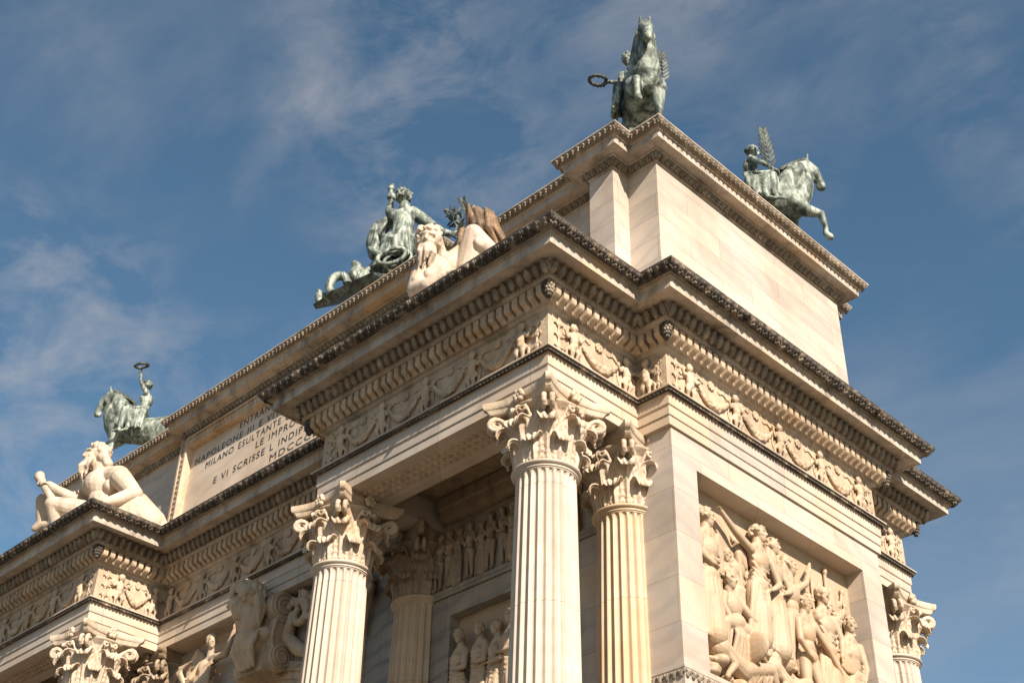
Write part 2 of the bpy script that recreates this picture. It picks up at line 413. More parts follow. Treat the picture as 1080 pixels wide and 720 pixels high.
# ---- cornice
m = MB()
prof = [(0, 0), (0, -.035), (.02, -.05), (.03, -.08), (.07, -.12), (.13, -.155), (.18, -.18), (.19, -.195), (.235, -.205), (.235, -.225), (.286, -.235), (.286, -.445), (.33, -.445), (.345, -.42), (.66, -.41), (.68, -.45), (.72, -.55), (.77, -.65), (.79, -.685), (.795, -.69), (.80, -.73), (1.03, -.735), (1.03, -1.03), (1.09, -1.045), (1.12, -1.09), (1.19, -1.12), (1.199, -1.15)]
sweep(m, PLAN, prof)
ip = inset(PLAN, 0); m.add([(x, y, 0) for x, y in ip], [tuple(range(len(ip)))])
crn = mesh(m, 'cornice', M['plain'], ARCH)
m = MB()
leaf = lump([((0, .05, -.09), (.062, .055, .075), R(-50)), ((-.066, .04, -.085), (.040, .045, .07), R(-50)), ((.066, .04, -.085), (.040, .045, .07), R(-50)), ((0, .01, -.155), (.050, .045, .055), R(-50)), ((-.05, -.02, -.17), (.03, .035, .04), R(-50)), ((.05, -.02, -.17), (.03, .035, .04), R(-50)), ((.11, .0, -.14), (.016, .035, .06), R(-50))])
row(m, PLAN, .10, 0, .22, leaf, jitter=.12)
sweep(m, PLAN, [(-.004, .004), (-.004, -.03), (.012, -.045), (.026, -.082), (.064, -.124), (.124, -.16), (.175, -.184), (.23, -.199)])
for A, B, t, nn, Ln, c0, c1 in edges(PLAN, .05):       # lion-head water spouts
    nsp = int(Ln//4.5)
    for i in range(nsp):
        C = A + t*((i+.5)*Ln/nsp)
        for dx, dy, dz, r in ((0, .03, -.1, .075), (-.05, .02, -.05, .04), (.05, .02, -.05, .04), (0, .09, -.12, .04)):
            v, f = ball(); m.add([(C.x+t.x*(dx+p[0]*r)+nn.x*(dy+p[1]*r), C.y+t.y*(dx+p[0]*r)+nn.y*(dy+p[1]*r), dz+p[2]*r) for p in v], f)
mesh(m, 'acanthus_moulding', M['crust'], crn, True)
m = MB(); row(m, PLAN, .205, -.205, .05, lump([((0, .0, 0), (.014, .016, .02), 0)]))
mesh(m, 'bead_moulding', M['crust2'], crn, True)
m = MB()
egg = lump([((0, .030, .0), (.080, .080, .155), R(-24)), ((0, .075, .06), (.050, .05, .08), R(-24)), ((.11, -.005, .02), (.018, .035, .12), R(-28)), ((-.09, .005, .0), (.013, .045, .13), R(-28)), ((.09, .005, .0), (.013, .045, .13), R(-28))])
row(m, PLAN, .685, -.565, .22, egg, jitter=.05)
mesh(m, 'egg_moulding', M['crust2'], crn, True)
def dentil():
    pr = [(.0, .0), (.20, .0), (.20, -.175), (.185, -.215), (.15, -.245), (.10, -.262), (.06, -.285), (.03, -.315), (0, -.325)]
    v = []; f = []; n = len(pr)
    for x in (-.068, .068): v += [(x, y, z) for y, z in pr]
    f = [tuple(range(n)), tuple(range(2*n-1, n-1, -1))]+[(i, (i+1) % n, n+(i+1) % n, n+i) for i in range(n)]
    return v, f
m = MB(); row(m, PLAN, 1.035, -.738, .22, dentil(), end=-.02, jitter=.03)
mesh(m, 'dentil_row', M['carved'], crn)
for (x, y), c in zip(inset(PLAN, .93), convex(PLAN)):
    if c:
        m = MB()
        for i in range(5):
            rr = (.10, .115, .10, .075, .035)[i]; zz = -.76-.07*i
            for k in range(9):
                a = 2*math.pi*(k+.5*(i % 2))/9; v, f = ball(6, 5)
                m.add([(x+math.cos(a)*rr*.85+q[0]*.04, y+math.sin(a)*rr*.85+q[1]*.04, zz+q[2]*.05) for q in v], f)
        tube(m, [(x, y, -.735), (x, y, -.9), (x, y, -1.03)], [.09, .09, .02], 10)
        mesh(m, 'pine_cone', M['crust'], crn, True)

# ---- frieze figures: putti carrying garlands
def putto(v):
    s = Sculpt(); rv = random.Random(40+v); e = lambda q: rv.uniform(-q, q)
    hx = e(.02); s.ell((hx, .10, .80), (.085, .09, .095)); s.ell((hx+e(.02), .17, .785), .025)
    for k in range(14):
        a = random.uniform(0, 6.28); s.ell((.075*math.cos(a), .09+.03*random.random(), .83+.06*math.sin(a)), .03)
    s.cap((0, .09, .70), (0, .09, .66), .045)
    s.cap((0, .08, .60), (0, .09, .46), .105, .10); s.ell((0, .12, .47), (.09, .07, .08))
    s.ell((0, .08, .37), (.115, .085, .09))
    for q in (-1, 1):
        a1, a2 = e(.05), e(.09); s.chain([(q*.10, .08, .63), (q*.19, .09, .56+a1), (q*.27, .11, .62+a2)], [.048, .040, .030]); s.ell((q*.29, .12, .64+a2), .034)
    s.chain([(-.06, .08, .34), (-.075, .12, .20), (-.07, .08, .07)], [.075, .058, .036]); s.cap((-.07, .08, .04), (-.09, .15, .03), .036, .028)
    b1 = e(.03); s.chain([(.06, .08, .34), (.10+b1, .13, .21), (.07+b1, .07, .09)], [.075, .058, .036]); s.cap((.07, .07, .05), (.10, .13, .03), .036, .028)
    for q in (-1, 1):
        for k in range(4): s.cap((q*.08, .02, .60), (q*(.16+.05*k), .02, .66-.07*k), .03, .018)
    s.chain([(-.1, .06, .36), (-.2, .05, .22), (-.18, .04, .05)], [.03, .04, .03])
    return s.data('putto', .017, 1)
def garland(v):
    s = Sculpt()
    rnd = random.Random(3+v)
    for i in range(33):
        t = -1+2*i/32; x = t*.54; z = .66-.40*(1-t*t)**.9; r = .035+.075*(1-abs(t)**1.5)
        for k in range(7):
            a = rnd.uniform(0, 6.28); q = r*rnd.uniform(.5, 1)
            s.ell((x+rnd.uniform(-.02, .02), .055+abs(math.cos(a))*q*.7, z+math.sin(a)*q), rnd.uniform(.018, .034))
        s.ell((x, .03, z), (r*.8, r*.5, r*.8))
    for k in range(9):          # rosette above the swag
        a = k*2*math.pi/8; s.ell((.085*math.cos(a) if k < 8 else 0, .03, .78+.085*math.sin(a) if k < 8 else .78), (.04, .03, .04))
    for q in (-1, 1):           # ribbons fluttering from the ends
        s.chain([(q*.55, .04, .66), (q*.40, .02, .78), (q*.27, .02, .72), (q*.2, .01, .80)], [.02, .022, .02, .01])
        s.chain([(q*.57, .04, .62), (q*.52, .02, .40), (q*.55, .02, .22), (q*.47, .01, .08)], [.022, .024, .022, .01])
        for k in range(5):
            x, z = q*rnd.uniform(.12, .42), rnd.uniform(.02, .12); s.ell((x, .005, z), (.045, .02, .022), (rnd.uniform(-1, 1), 0, 1))
    return s.data('garland', .02, 1)
def sprig():
    s = Sculpt()
    for q in (-1, 1):
        for z in (.18, .45, .72):
            pts = []
            for k in range(9):
                a = k*.75; rr = .10-.009*k; pts.append((q*(.02+rr*math.cos(a)), .035, z+rr*math.sin(a)))
            s.chain(pts, [.022]*9)
            s.ell((q*.02, .045, z), .035)
    s.chain([(0, .03, .03), (0, .03, .9)], [.03, .02])
    return s.data('sprig', .018, 1)
PUTS, GARS, SPR = [putto(i) for i in range(4)], [garland(i) for i in range(3)], sprig()
def place(name, me, mat, parent, P, tang, sx=1.0):
    o = link(name, me, mat, parent, Vector((P[0], P[1], P[2]+Z0))-wpos(parent))
    o.rotation_euler = (0, 0, math.atan2(tang.y, tang.x)+math.pi); o.scale = (sx, .78, 1)
    return o
for A, B, t, nn, Ln, c0, c1 in edges(PLAN, FZ):
    A = A.copy()
    vis = (nn.y < -.5 or nn.x > .5 or True)
    def at(u, z): q = A+t*u; return (q.x, q.y, z)
    if Ln < 1:
        place('putto', random.choice(PUTS), M['carved'], frz, at(Ln*.40 if c1 else Ln*.60, -2.07), t)
        place('sprig', SPR, M['carved'], frz, at(Ln-.2 if c1 else .2, -2.06), t, .7)
        continue
    e0, e1 = (.68 if c0 else .37), (.68 if c1 else .37)
    ng = max(1, round((Ln-e0-e1)/1.58)); st = (Ln-e0-e1)/ng
    for i in range(ng+1): place('putto', random.choice(PUTS), M['carved'], frz, at(e0+i*st, -2.07), t, random.choice((1, -1)))
    for i in range(ng): place('garland', random.choice(GARS), M['carved'], frz, at(e0+(i+.5)*st, -2.07), t, st/1.5)
    if c0: place('sprig', SPR, M['carved'], frz, at(.28, -2.06), t)
    if c1: place('sprig', SPR, M['carved'], frz, at(Ln-.28, -2.06), t)

# ---- attic
m = MB(); o3 = .6467
sweep(m, AWALL, [(o3-.10, .002), (o3-.10, .30), (o3-.06, .36), (o3, .40), (o3, H-.60), (o3+.3, H-.59)])
att = mesh(m, 'attic_wall', M['attic'], ARCH)
m = MB()
sweep(m, APLAN, [(.002, H), (0, H), (0, H-.035), (.02, H-.05), (.03, H-.08), (.07, H-.13), (.13, H-.17), (.17, H-.20), (.17, H-.215), (.214, H-.22), (.214, H-.408), (.25, H-.408), (.26, H-.39), (.47, H-.39), (.47, H-.43), (.50, H-.45), (.56, H-.55), (.61, H-.63), (.635, H-.64), (.635, H-.67), (.66, H-.67)])
ip = inset(APLAN, .002); m.add([(x, y, H) for x, y in ip], [tuple(range(len(ip)))])
acr = mesh(m, 'attic_cornice', M['plain'], ARCH)
m = MB()
row(m, APLAN, .085, H, .17, lump([((0, .028, -.115), (.05, .045, .07), R(-50)), ((0, .02, -.16), (.03, .04, .035), R(-50)), ((.085, .01, -.12), (.014, .03, .06), R(-50))]), jitter=.1)
sweep(m, APLAN, [(.012, H-.045), (.026, H-.082), (.066, H-.133), (.126, H-.173), (.165, H-.196)])
mesh(m, 'leaf_moulding', M['crust2'], acr, True)
m = MB()
sweep(m, APLAN, [(.495, H-.448), (.555, H-.552), (.605, H-.632)])
band = lump([((0, .02, .0), (.05, .03, .10), R(-30)), ((.085, .02, .04), (.035, .03, .05), R(-30)), ((.085, .015, -.05), (.03, .03, .045), R(-30)), ((-.05, .02, .07), (.03, .025, .03), R(-30))])
row(m, APLAN, .555, H-.545, .17, band, jitter=.15)
mesh(m, 'scroll_moulding', M['crust2'], acr, True)

# ---- inscription tablet on the attic
yA = YC2+o3
m = MB(); m.box(-19.40, 2*XC+19.40, yA+.16, yA+.20, .42, 4.13)
tab = mesh(m, 'inscription_tablet', M['tablet'], ARCH)
m = MB()
x0, x1, zt, zb = -19.55, 2*XC+19.55, 4.25, .03
for (p, q, r, s) in ((x0, x0+.34, zb, zt), (x1-.34, x1, zb, zt)):
    m.box(p, p+.07, yA-.10, yA+.17, r, s); m.box(q-.07, q, yA-.10, yA+.17, r, s); m.box(p+.07, q-.07, yA-.05, yA+.168, r, s)
    z = r+.1
    while z < s-.1:
        v, f = ball(); m.add([((p+q)/2+c[0]*.085, yA-.05+c[1]*.04, z+c[2]*.075) for c in v], f); z += .18
m.box(x0+.34, x1-.34, yA-.10, yA+.17, zt-.07, zt); m.box(x0+.34, x1-.34, yA-.08, yA+.17, zt-.34, zt-.29); m.box(x0+.34, x1-.34, yA-.05, yA+.168, zt-.29, zt-.07)
x = x0+.45
while x < x1-.45:
    v, f = ball(); m.add([(x+c[0]*.075, yA-.05+c[1]*.04, zt-.18+c[2]*.085) for c in v], f); x += .18
mesh(m, 'tablet_frame', M['carved'], tab)
LINES = [('ENTRANDO COLL ARMI GLORIOSE', 3.66, 6.22), ('NAPOLEONE III E VITTORIO EMANUELE II LIBERATORI', 3.28, 10.52), ('MILANO ESULTANTE CANCELLO DA QUESTI MARMI', 2.93, 9.26),
         ('LE IMPRONTE SERVILI', 2.58, 4.2), ('E VI SCRISSE L INDIPENDENZA D ITALIA', 2.18, 8.12), ('MDCCCLIX', 1.81, 2.64)]
for txt, z, wd in LINES:
    cu = bpy.data.curves.new('lettering', 'FONT'); cu.body = txt; cu.align_x = 'CENTER'; cu.size = .315; cu.space_character = 1.2; cu.extrude = .004; cu.offset = -.002; cu.space_word = 1.3; cu.resolution_u = 3
    o = bpy.data.objects.new('tmp', cu); COL.objects.link(o)
    dg = bpy.context.evaluated_depsgraph_get(); me = bpy.data.meshes.new_from_object(o.evaluated_get(dg)); bpy.data.objects.remove(o)
    w0 = max(v.co.x for v in me.vertices)-min(v.co.x for v in me.vertices)
    k = wd/w0
    for v in me.vertices: v.co.x *= k
    me.materials.clear()
    o = link('lettering', me, M['letters'], tab, Vector((XC, yA+.154, z+Z0))-wpos(tab)); o.rotation_euler = (R(90), 0, 0)

# ---- walls: end block with a recessed relief, piers, portico wall, arches
XW, YW = -1.25, 1.30            # wall planes
ZB = -Z0
def arch_bay(mb, xa, xb, xc, rad, zs, ztop, y0, y1, n=28):
    """wall between xa and xb from zs up to ztop with a round-headed opening, thickness y0..y1"""
    pts = [(xc-rad*math.cos(math.pi*i/n), zs+rad*math.sin(math.pi*i/n)) for i in range(n+1)]
    for i in range(n):
        (p, z0), (q, z1) = pts[i], pts[i+1]
        mb.add([(p, y0, z0), (q, y0, z1), (q, y0, ztop), (p, y0, ztop), (p, y1, z0), (q, y1, z1), (q, y1, ztop), (p, y1, ztop)],
               [(0, 1, 2, 3), (7, 6, 5, 4), (0, 4, 5, 1)])
    mb.box(xa, xc-rad, y0, y1, zs, ztop); mb.box(xc+rad, xb, y0, y1, zs, ztop)
m = MB()
PY0, PY1, PZ0, PZ1 = 2.05, 7.95, -7.75, -3.56
zt = -2.5
for sgn in (1, -1):
    fx = (lambda x: x) if sgn > 0 else (lambda x: 2*XC-x)
    def bx(x0, x1, *r):
        p, q = sorted((fx(x0), fx(x1))); m.box(p, q, *r)
    bx(-1.72, XW, YW, D-YW, PZ1, zt); bx(-1.72, XW, YW, D-YW, ZB, PZ0)
    bx(-1.72, XW, YW, PY0, PZ0, PZ1); bx(-1.72, XW, PY1, D-YW, PZ0, PZ1)
    bx(-3.7, -1.72, YW, D-YW, ZB, zt)
    xc_ = fx(-5.7)
    arch_bay(m, fx(-7.9 if sgn > 0 else -3.7), fx(-3.7 if sgn > 0 else -7.9), xc_, 1.75, -11.2, -8.3, YW, D-YW)
    bx(-7.9, -7.45, YW, D-YW, ZB, -11.2); bx(-3.95, -3.7, YW, D-YW, ZB, -11.2)
    bx(-10.25, -7.9, YW, D-YW, ZB, -8.6)
# central bay
YK = YC+FZ+.06
YK2 = 1.25
arch_bay(m, -17.17, -10.25, XC, 3.3, -8.35, zt, YK2, D-YK2)
wal = mesh(m, 'wall', M['wall'], ARCH)
for sgn in (1, -1):
    m = MB(); fx = (lambda x: x) if sgn > 0 else (lambda x: 2*XC-x)
    def bx(x0, x1, *r):
        p, q = sorted((fx(x0), fx(x1))); m.box(p, q, *r)
    # portico wall with relief recess, and the side arch below
    for y0, y1 in ((YW, YW+.28), (D-YW-.28, D-YW)):
        bx(-7.9, -7.45, y0, y1, -8.3, zt); bx(-3.75, -3.7, y0, y1, -8.3, zt); bx(-7.45, -3.75, y0, y1, -5.0, zt); bx(-7.45, -3.75, y0, y1, -8.3, -7.7)
    bx(-7.9, -3.7, YW+.28, D-YW-.28, -8.3, zt)
    bx(-10.25, -7.9, YW, D-YW, -8.6, zt)
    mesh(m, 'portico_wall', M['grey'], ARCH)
# archivolt
for rad0, rad1, yy in ((3.30, 3.46, .0), (3.46, 3.64, -.06), (3.64, 3.86, -.12)):
    n = 40; m = MB()
    for i in range(n):
        a0, a1 = math.pi*i/n, math.pi*(i+1)/n
        P = lambda r, a, y: (XC-r*math.cos(a), y, -8.35+r*math.sin(a))
        y0, y1 = YK2-.03+yy, YK2+.02
        m.add([P(rad0, a0, y0), P(rad1, a0, y0), P(rad1, a1, y0), P(rad0, a1, y0), P(rad0, a0, y1), P(rad1, a0, y1), P(rad1, a1, y1), P(rad0, a1, y1)],
              [(0, 1, 2, 3), (0, 3, 7, 4), (1, 5, 6, 2)])
    avt = mesh(m, 'archivolt', M['carved'], ARCH)
m = MB()
for i in range(90):
    a = math.pi*(i+.5)/90; v, f = ball()
    m.add([(XC-3.75*math.cos(a)+c[0]*.05, YK2-.155+c[1]*.04, -8.35+3.75*math.sin(a)+c[2]*.05) for c in v], f)
    for r in (.4, .8, 1.2):
        m.add([(XC-3.29*math.cos(a)+c[0]*.06, YK2+r+c[1]*.09, -8.35+3.29*math.sin(a)+c[2]*.06) for c in v], f)
mesh(m, 'bead_moulding', M['carved'], avt, True)
# mouldings on the walls
m = MB()
IMP = [(-1.25, -7.83)]
def rect_sweep(mb, poly, prof): sweep(mb, poly, prof)
rp = [(2*XC-XW, YW), (XW, YW), (XW, D-YW), (2*XC-XW, D-YW)]
sweep(m, rp, [(.01, -7.83), (-.03, -7.83), (-.03, -7.87), (-.02, -7.88), (.0, -8.07), (.005, -8.09), (-.012, -8.10), (-.012, -8.5), (.01, -8.5)])
imp = mesh(m, 'impost_moulding', M['plain'], ARCH)
m = MB()
row(m, rp, -.012, -7.97, .16, lump([((0, .0, 0), (.055, .03, .085), R(8)), ((.08, 0, .03), (.016, .025, .05), R(8)), ((-.04, .012, .05), (.02, .02, .04), R(20))]), jitter=.1)
mesh(m, 'leaf_moulding', M['crust2'], imp, True)
for sgn in (1, -1):
    fx = (lambda x: x) if sgn > 0 else (lambda x: 2*XC-x)
    p, q = sorted((fx(-8.0), fx(-3.1)))
    for y0, y1 in ((YW-.07, YW-.002), (D-YW+.002, D-YW+.07)):
        m = MB(); m.box(p, q, y0, y1, -4.46, -4.37); m.box(p, q, y0+.02 if y0 < 5 else y0, y1 if y0 < 5 else y1-.02, -4.55, -4.459); mesh(m, 'ledge', M['grey'], ARCH)
    for y0, y1 in ((YW-.35, YW-.002), (D-YW+.002, D-YW+.35)):
        m = MB(); m.box(p+.4, q-.2, y0, y1, -2.80, -2.30)
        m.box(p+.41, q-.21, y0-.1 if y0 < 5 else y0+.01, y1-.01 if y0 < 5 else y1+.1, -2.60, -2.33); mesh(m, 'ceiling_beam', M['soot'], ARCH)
# portico ceilings and cross beams
for sgn in (1, -1):
    fx = (lambda x: x) if sgn > 0 else (lambda x: 2*XC-x)
    p, q = sorted((fx(-8.7), fx(-2.4)))
    for y0, y1 in ((-1.1, YW+.1), (D-YW-.1, D+1.1)):
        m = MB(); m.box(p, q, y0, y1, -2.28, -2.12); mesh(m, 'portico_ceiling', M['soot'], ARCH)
# ------------------------------------------------------------------ columns
R1 = .57
def shaft_mesh():
    V = []; F = []
    ztop, zbot = -4.56, -15.2
    nfl, sub = 24, 8; n = nfl*sub
    zs = [0, -.02, -.05, -.10, -.16, -.24]+[-1-1.2*i for i in range(9)]
    H_ = ztop-zbot
    for k, dz in enumerate(zs):
        z = ztop+dz; t = min(1, -dz/H_)
        r = R1+.115*(1-(1-t)**1.8)
        fade = min(1, max(0, (-dz)/.16))
        for j in range(n):
            ph = (j % sub)/sub          # flute with rounded head
            w = abs(ph-.5)/.38
            dpt = 0
            if w < 1:
                dpt = math.sqrt(1-w*w)*.052*R1*1.9
                if fade < 1:
                    lim = math.sqrt(max(0, 1-(1-fade)**2)); dpt = dpt*lim if w < lim+.15 else 0
            a = 2*math.pi*j/n; V.append(((r-dpt)*math.cos(a), (r-dpt)*math.sin(a), z))
    for i in range(len(zs)-1):
        for j in range(n): k = (j+1) % n; F.append((i*n+j, (i+1)*n+j, (i+1)*n+k, i*n+k))
    # astragal and neck above, base below
    def lathe(pr, nn=64):
        o = len(V)
        for r, z in pr: V.extend(((r*math.cos(2*math.pi*j/nn), r*math.sin(2*math.pi*j/nn), z) for j in range(nn)))
        for i in range(len(pr)-1):
            for j in range(nn): k = (j+1) % nn; F.append((o+i*nn+j, o+i*nn+k, o+(i+1)*nn+k, o+(i+1)*nn+j))
    lathe([(R1-.03, -4.56), (R1+.012, -4.56), (R1+.02, -4.535), (R1+.035, -4.53), (R1+.04, -4.515)]+[(R1+.035+.058*math.sin(math.pi*i/8), -4.50+.115*i/8) for i in range(9)]+[(R1-.03, -4.38)])
    lathe([(.69, -15.2), (.74, -15.25)]+[(.72+.09*math.sin(math.pi*i/8), -15.25-.16*i/8) for i in range(9)]+[(.74, -15.46)]+[(.76+.14*math.sin(math.pi*i/8), -15.5-.22*i/8) for i in range(9)]+[(.3, -15.74)])
    o = len(V)
    for (s, z0, z1) in ((.95, -15.95, -15.72), (1.05, -16.2, -15.95), (.98, -18.5, -16.2), (1.1, -Z0, -18.5)):
        o = len(V); V.extend([(x*s, y*s, z) for z in (z0, z1) for x, y in ((-1, -1), (1, -1), (1, 1), (-1, 1))])
        F.extend([(o, o+3, o+2, o+1), (o+4, o+5, o+6, o+7)]+[(o+i, o+(i+1) % 4, o+4+(i+1) % 4, o+4+i) for i in range(4)])
    me = rawmesh('column', V, F, True)
    return me
def acanthus(mb, ang, r0, z0, hgt, wid, curl, lobes=4, lean=0.0):
    """one leaf hugging the bell: rises, swells and curls out and over at the tip"""
    nu, nv = 16, 26
    path = []
    for k in range(nv+1):
        t = k/nv
        if t < .68:
            q = t/.68; path.append((r0+lean*q*q+.03*math.sin(q*3.1), z0+hgt*q))
        else:
            q = (t-.68)/.32*R(215); rc = curl
            path.append((r0+lean+rc-rc*math.cos(q)*(1-.15*q/R(215)), z0+hgt+rc*math.sin(q)*.95))
    V = []; F = []
    for side in (0, 1):
        for k, (r, z) in enumerate(path):
            t = k/nv
            env = (.80+.35*math.sin(math.pi*min(1, t*1.15)))*(1 if t < .70 else max(.50, 1-(t-.70)*1.5))
            lb = abs(math.sin(math.pi*lobes*t))**.6
            w = wid*env*(.74+.26*lb)
            for i in range(nu+1):
                u = -1+2*i/nu
                rip = .026*math.cos(u*math.pi*(4.5-1.5*t))*(.4+.6*abs(u))+.045*(1-abs(u))**4+.016*math.sin(t*math.pi*2*lobes)*abs(u)
                edge = -.05*u*u*wid
                # normal direction of the path in (r,z)
                k0, k1 = max(0, k-1), min(nv, k+1); dr, dz = path[k1][0]-path[k0][0], path[k1][1]-path[k0][1]; ll = math.hypot(dr, dz) or 1
                nr, nz = dz/ll, -dr/ll
                off = rip+edge+(0 if side == 0 else -.035)
                rr, zz = r+nr*off, z+nz*off
                lat = u*w
                a = ang+math.atan2(lat, max(.3, r0+.1))*.95
                # beyond the bell spread flat
                V.append((rr*math.cos(a), rr*math.sin(a), zz))
    W_ = nu+1; K = (nv+1)*W_
    for k in range(nv):
        for i in range(nu):
            F.append((k*W_+i, k*W_+i+1, (k+1)*W_+i+1, (k+1)*W_+i)); F.append((K+k*W_+i, K+(k+1)*W_+i, K+(k+1)*W_+i+1, K+k*W_+i+1))
    for k in range(nv):
        for i in (0, nu): F.append((k*W_+i, (k+1)*W_+i, K+(k+1)*W_+i, K+k*W_+i))
    for i in range(nu):
        F.append((nv*W_+i, nv*W_+i+1, K+nv*W_+i+1, K+nv*W_+i)); F.append((i, K+i, K+i+1, i+1))
    mb.add(V, F)
def capital_mesh():
    m = MB(); zb = -4.40
    nn = 48; pr = [(.52, 0), (.52, .5), (.55, .85), (.62, 1.10), (.74, 1.22), (.76, 1.26), (.5, 1.27)]
    vs = [(r*math.cos(2*math.pi*j/nn), r*math.sin(2*math.pi*j/nn), zb+z) for r, z in pr for j in range(nn)]; fs = []
    for i in range(len(pr)-1):
        for j in range(nn): k = (j+1) % nn; fs.append((i*nn+j, i*nn+k, (i+1)*nn+k, (i+1)*nn+j))
    fs += [tuple(range(nn-1, -1, -1)), tuple((len(pr)-1)*nn+j for j in range(nn))]
    m.add(vs, fs)
    for k in range(8):
        acanthus(m, math.pi/4*k+math.pi/8, .57, zb+.0, .38, .285, .095, 4, .05)
    for k in range(8):
        acanthus(m, math.pi/4*k, .565, zb+.02, .74, .285, .115, 5, .13)
    for k in range(4):
        a = math.pi/4+math.pi/2*k; ca, sa = math.cos(a), math.sin(a)
        acanthus(m, a, .66, zb+.62, .34, .19, .11, 3, .17)
        for q in (-1, 1):        # big corner volutes: two ribbons meeting under the abacus horn
            pts = []; rad = []
            for i in range(30):
                t = i/29
                if t < .40:
                    s = t/.40; rr = .50+.46*s**1.6; zz = .50+.66*s+.05*math.sin(s*3.1); tg = q*(.26*(1-s)**1.3+.08)
                else:
                    s = (t-.40)/.60; th = R(95)-s*R(600); rv = .15*(1-.80*s)
                    rr = .97+rv*math.cos(th)*1.0; zz = 1.015+rv*math.sin(th); tg = q*(.075+.02*s)
                pts.append((rr*ca-tg*sa, rr*sa+tg*ca, zb+zz)); rad.append(.075-.02*t/.4 if t < .4 else .055-.018*((t-.4)/.6))
            tube(m, pts, rad, 12)
        # helices in the middle of each side
        b2 = math.pi/2*k; cb, sb = math.cos(b2), math.sin(b2)
        for q in (-1, 1):
            pts = []
            for i in range(22):
                t = i/21
                if t < .4: s = t/.4; tg = q*(.30-.12*s); zz = .55+.57*s; rr = .56+.19*s**1.5
                else: s = (t-.4)/.6; th = R(90)-s*R(430); rv = .085*(1-.7*s); tg = q*(.11)+(-q)*(-rv*math.cos(th)); zz = 1.09+rv*math.sin(th); rr = .76+.03*s
                pts.append((rr*cb-tg*sb, rr*sb+tg*cb, zb+zz))
            tube(m, pts, [.032]*15+[.026]*7, 10)
        # flower on the abacus
        for i in range(7):
            th = i*math.pi/3; rr = .088 if i < 6 else 0; v, f = ball(8, 6); s = .062 if i < 6 else .055
            tg, zz = rr*math.cos(th), 1.42+rr*math.sin(th)*1.05
            for vv in (v,): m.add([((.77+c[0]*s)*cb-(tg+c[1]*s)*sb, (.77+c[0]*s)*sb+(tg+c[1]*s)*cb, zb+zz+c[2]*s) for c in vv], f)
        acanthus(m, b2, .62, zb+.55, .48, .12, .06, 3, .12)
    # fuse everything below the abacus into one carved mass
    q = Sculpt(); q.m = m; me = q.data('tmp', .0115, 1); m = MB()
    V0 = [tuple(v.co) for v in me.vertices]; F0 = [tuple(p.vertices) for p in me.polygons]; bpy.data.meshes.remove(me)
    # abacus with hollow sides
    def outline(half, depth, cut):
        pts = []
        for k in range(4):
            b2 = math.pi/2*k; cb, sb = math.cos(b2), math.sin(b2)
            for i in range(13):
                u = -1+2*i/12; tg = u*(half-cut); rr = half-depth*(1-u*u)*1.0-(cut if abs(u) == 1 else 0)*0
                pts.append((rr*cb-tg*sb, rr*sb+tg*cb))
        return pts
    rows = []
    for half, dep, z in ((.74, .16, 1.245), (.80, .19, 1.265), (.825, .20, 1.30), (.84, .205, 1.34), (.865, .215, 1.375), (.885, .22, 1.38), (.905, .225, 1.415), (.915, .23, 1.46), (.915, .23, 1.527)):
        rows.append([(x, y, zb+z) for x, y in outline(half, dep, .075)])
    n = len(rows[0]); vs = [p for r in rows for p in r]; fs = []
    for i in range(len(rows)-1):
        for j in range(n): k = (j+1) % n; fs.append((i*n+j, i*n+k, (i+1)*n+k, (i+1)*n+j))
    fs.append(tuple(range(n))); fs.append(tuple((len(rows)-1)*n+j for j in range(n)))
    m.add(vs, fs)
    ab = rawmesh('tmp', m.v, m.f, True); n0 = len(V0)
    cap_ = bpy.data.meshes.new('capital'); cap_.from_pydata(V0+m.v, [], F0+[tuple(i+n0 for i in f) for f in m.f])
    cap_.polygons.foreach_set('use_smooth', [True]*len(F0)+[False]*len(m.f)); cap_.update(); bpy.data.meshes.remove(ab)
    return cap_
SH, CAPM = shaft_mesh(), capital_mesh()
SH2 = SH.copy()
SH.materials.append(M['shaft']); SH2.materials.append(M['shaft2']); CAPM.materials.append(M['capital'])
CAPS = CAPM.copy(); CAPS.materials.clear(); CAPS.materials.append(M['soot2'])  # darker copy of the capital, with the portico's shade in its colour
CXS = (-2.574, -8.58, 2*XC+8.58, 2*XC+2.574)
def column(x, y, me, label, cm=None):
    o = link('column', me, None, ARCH, Vector((x, y, Z0))-wpos(ARCH)); o['label'] = label
    link('capital', cm or CAPM, None, o, (0, 0, 0))
    return o
for x in CXS:
    column(x, -.865, SH, 'pale free-standing fluted column'); column(x, D+.865+.25, SH, 'pale free-standing fluted column')
    column(x, 1.40, SH2, 'ochre fluted column against the wall', CAPS if x < -3 else None); column(x, D-1.40, SH2, 'ochre fluted column against the wall')

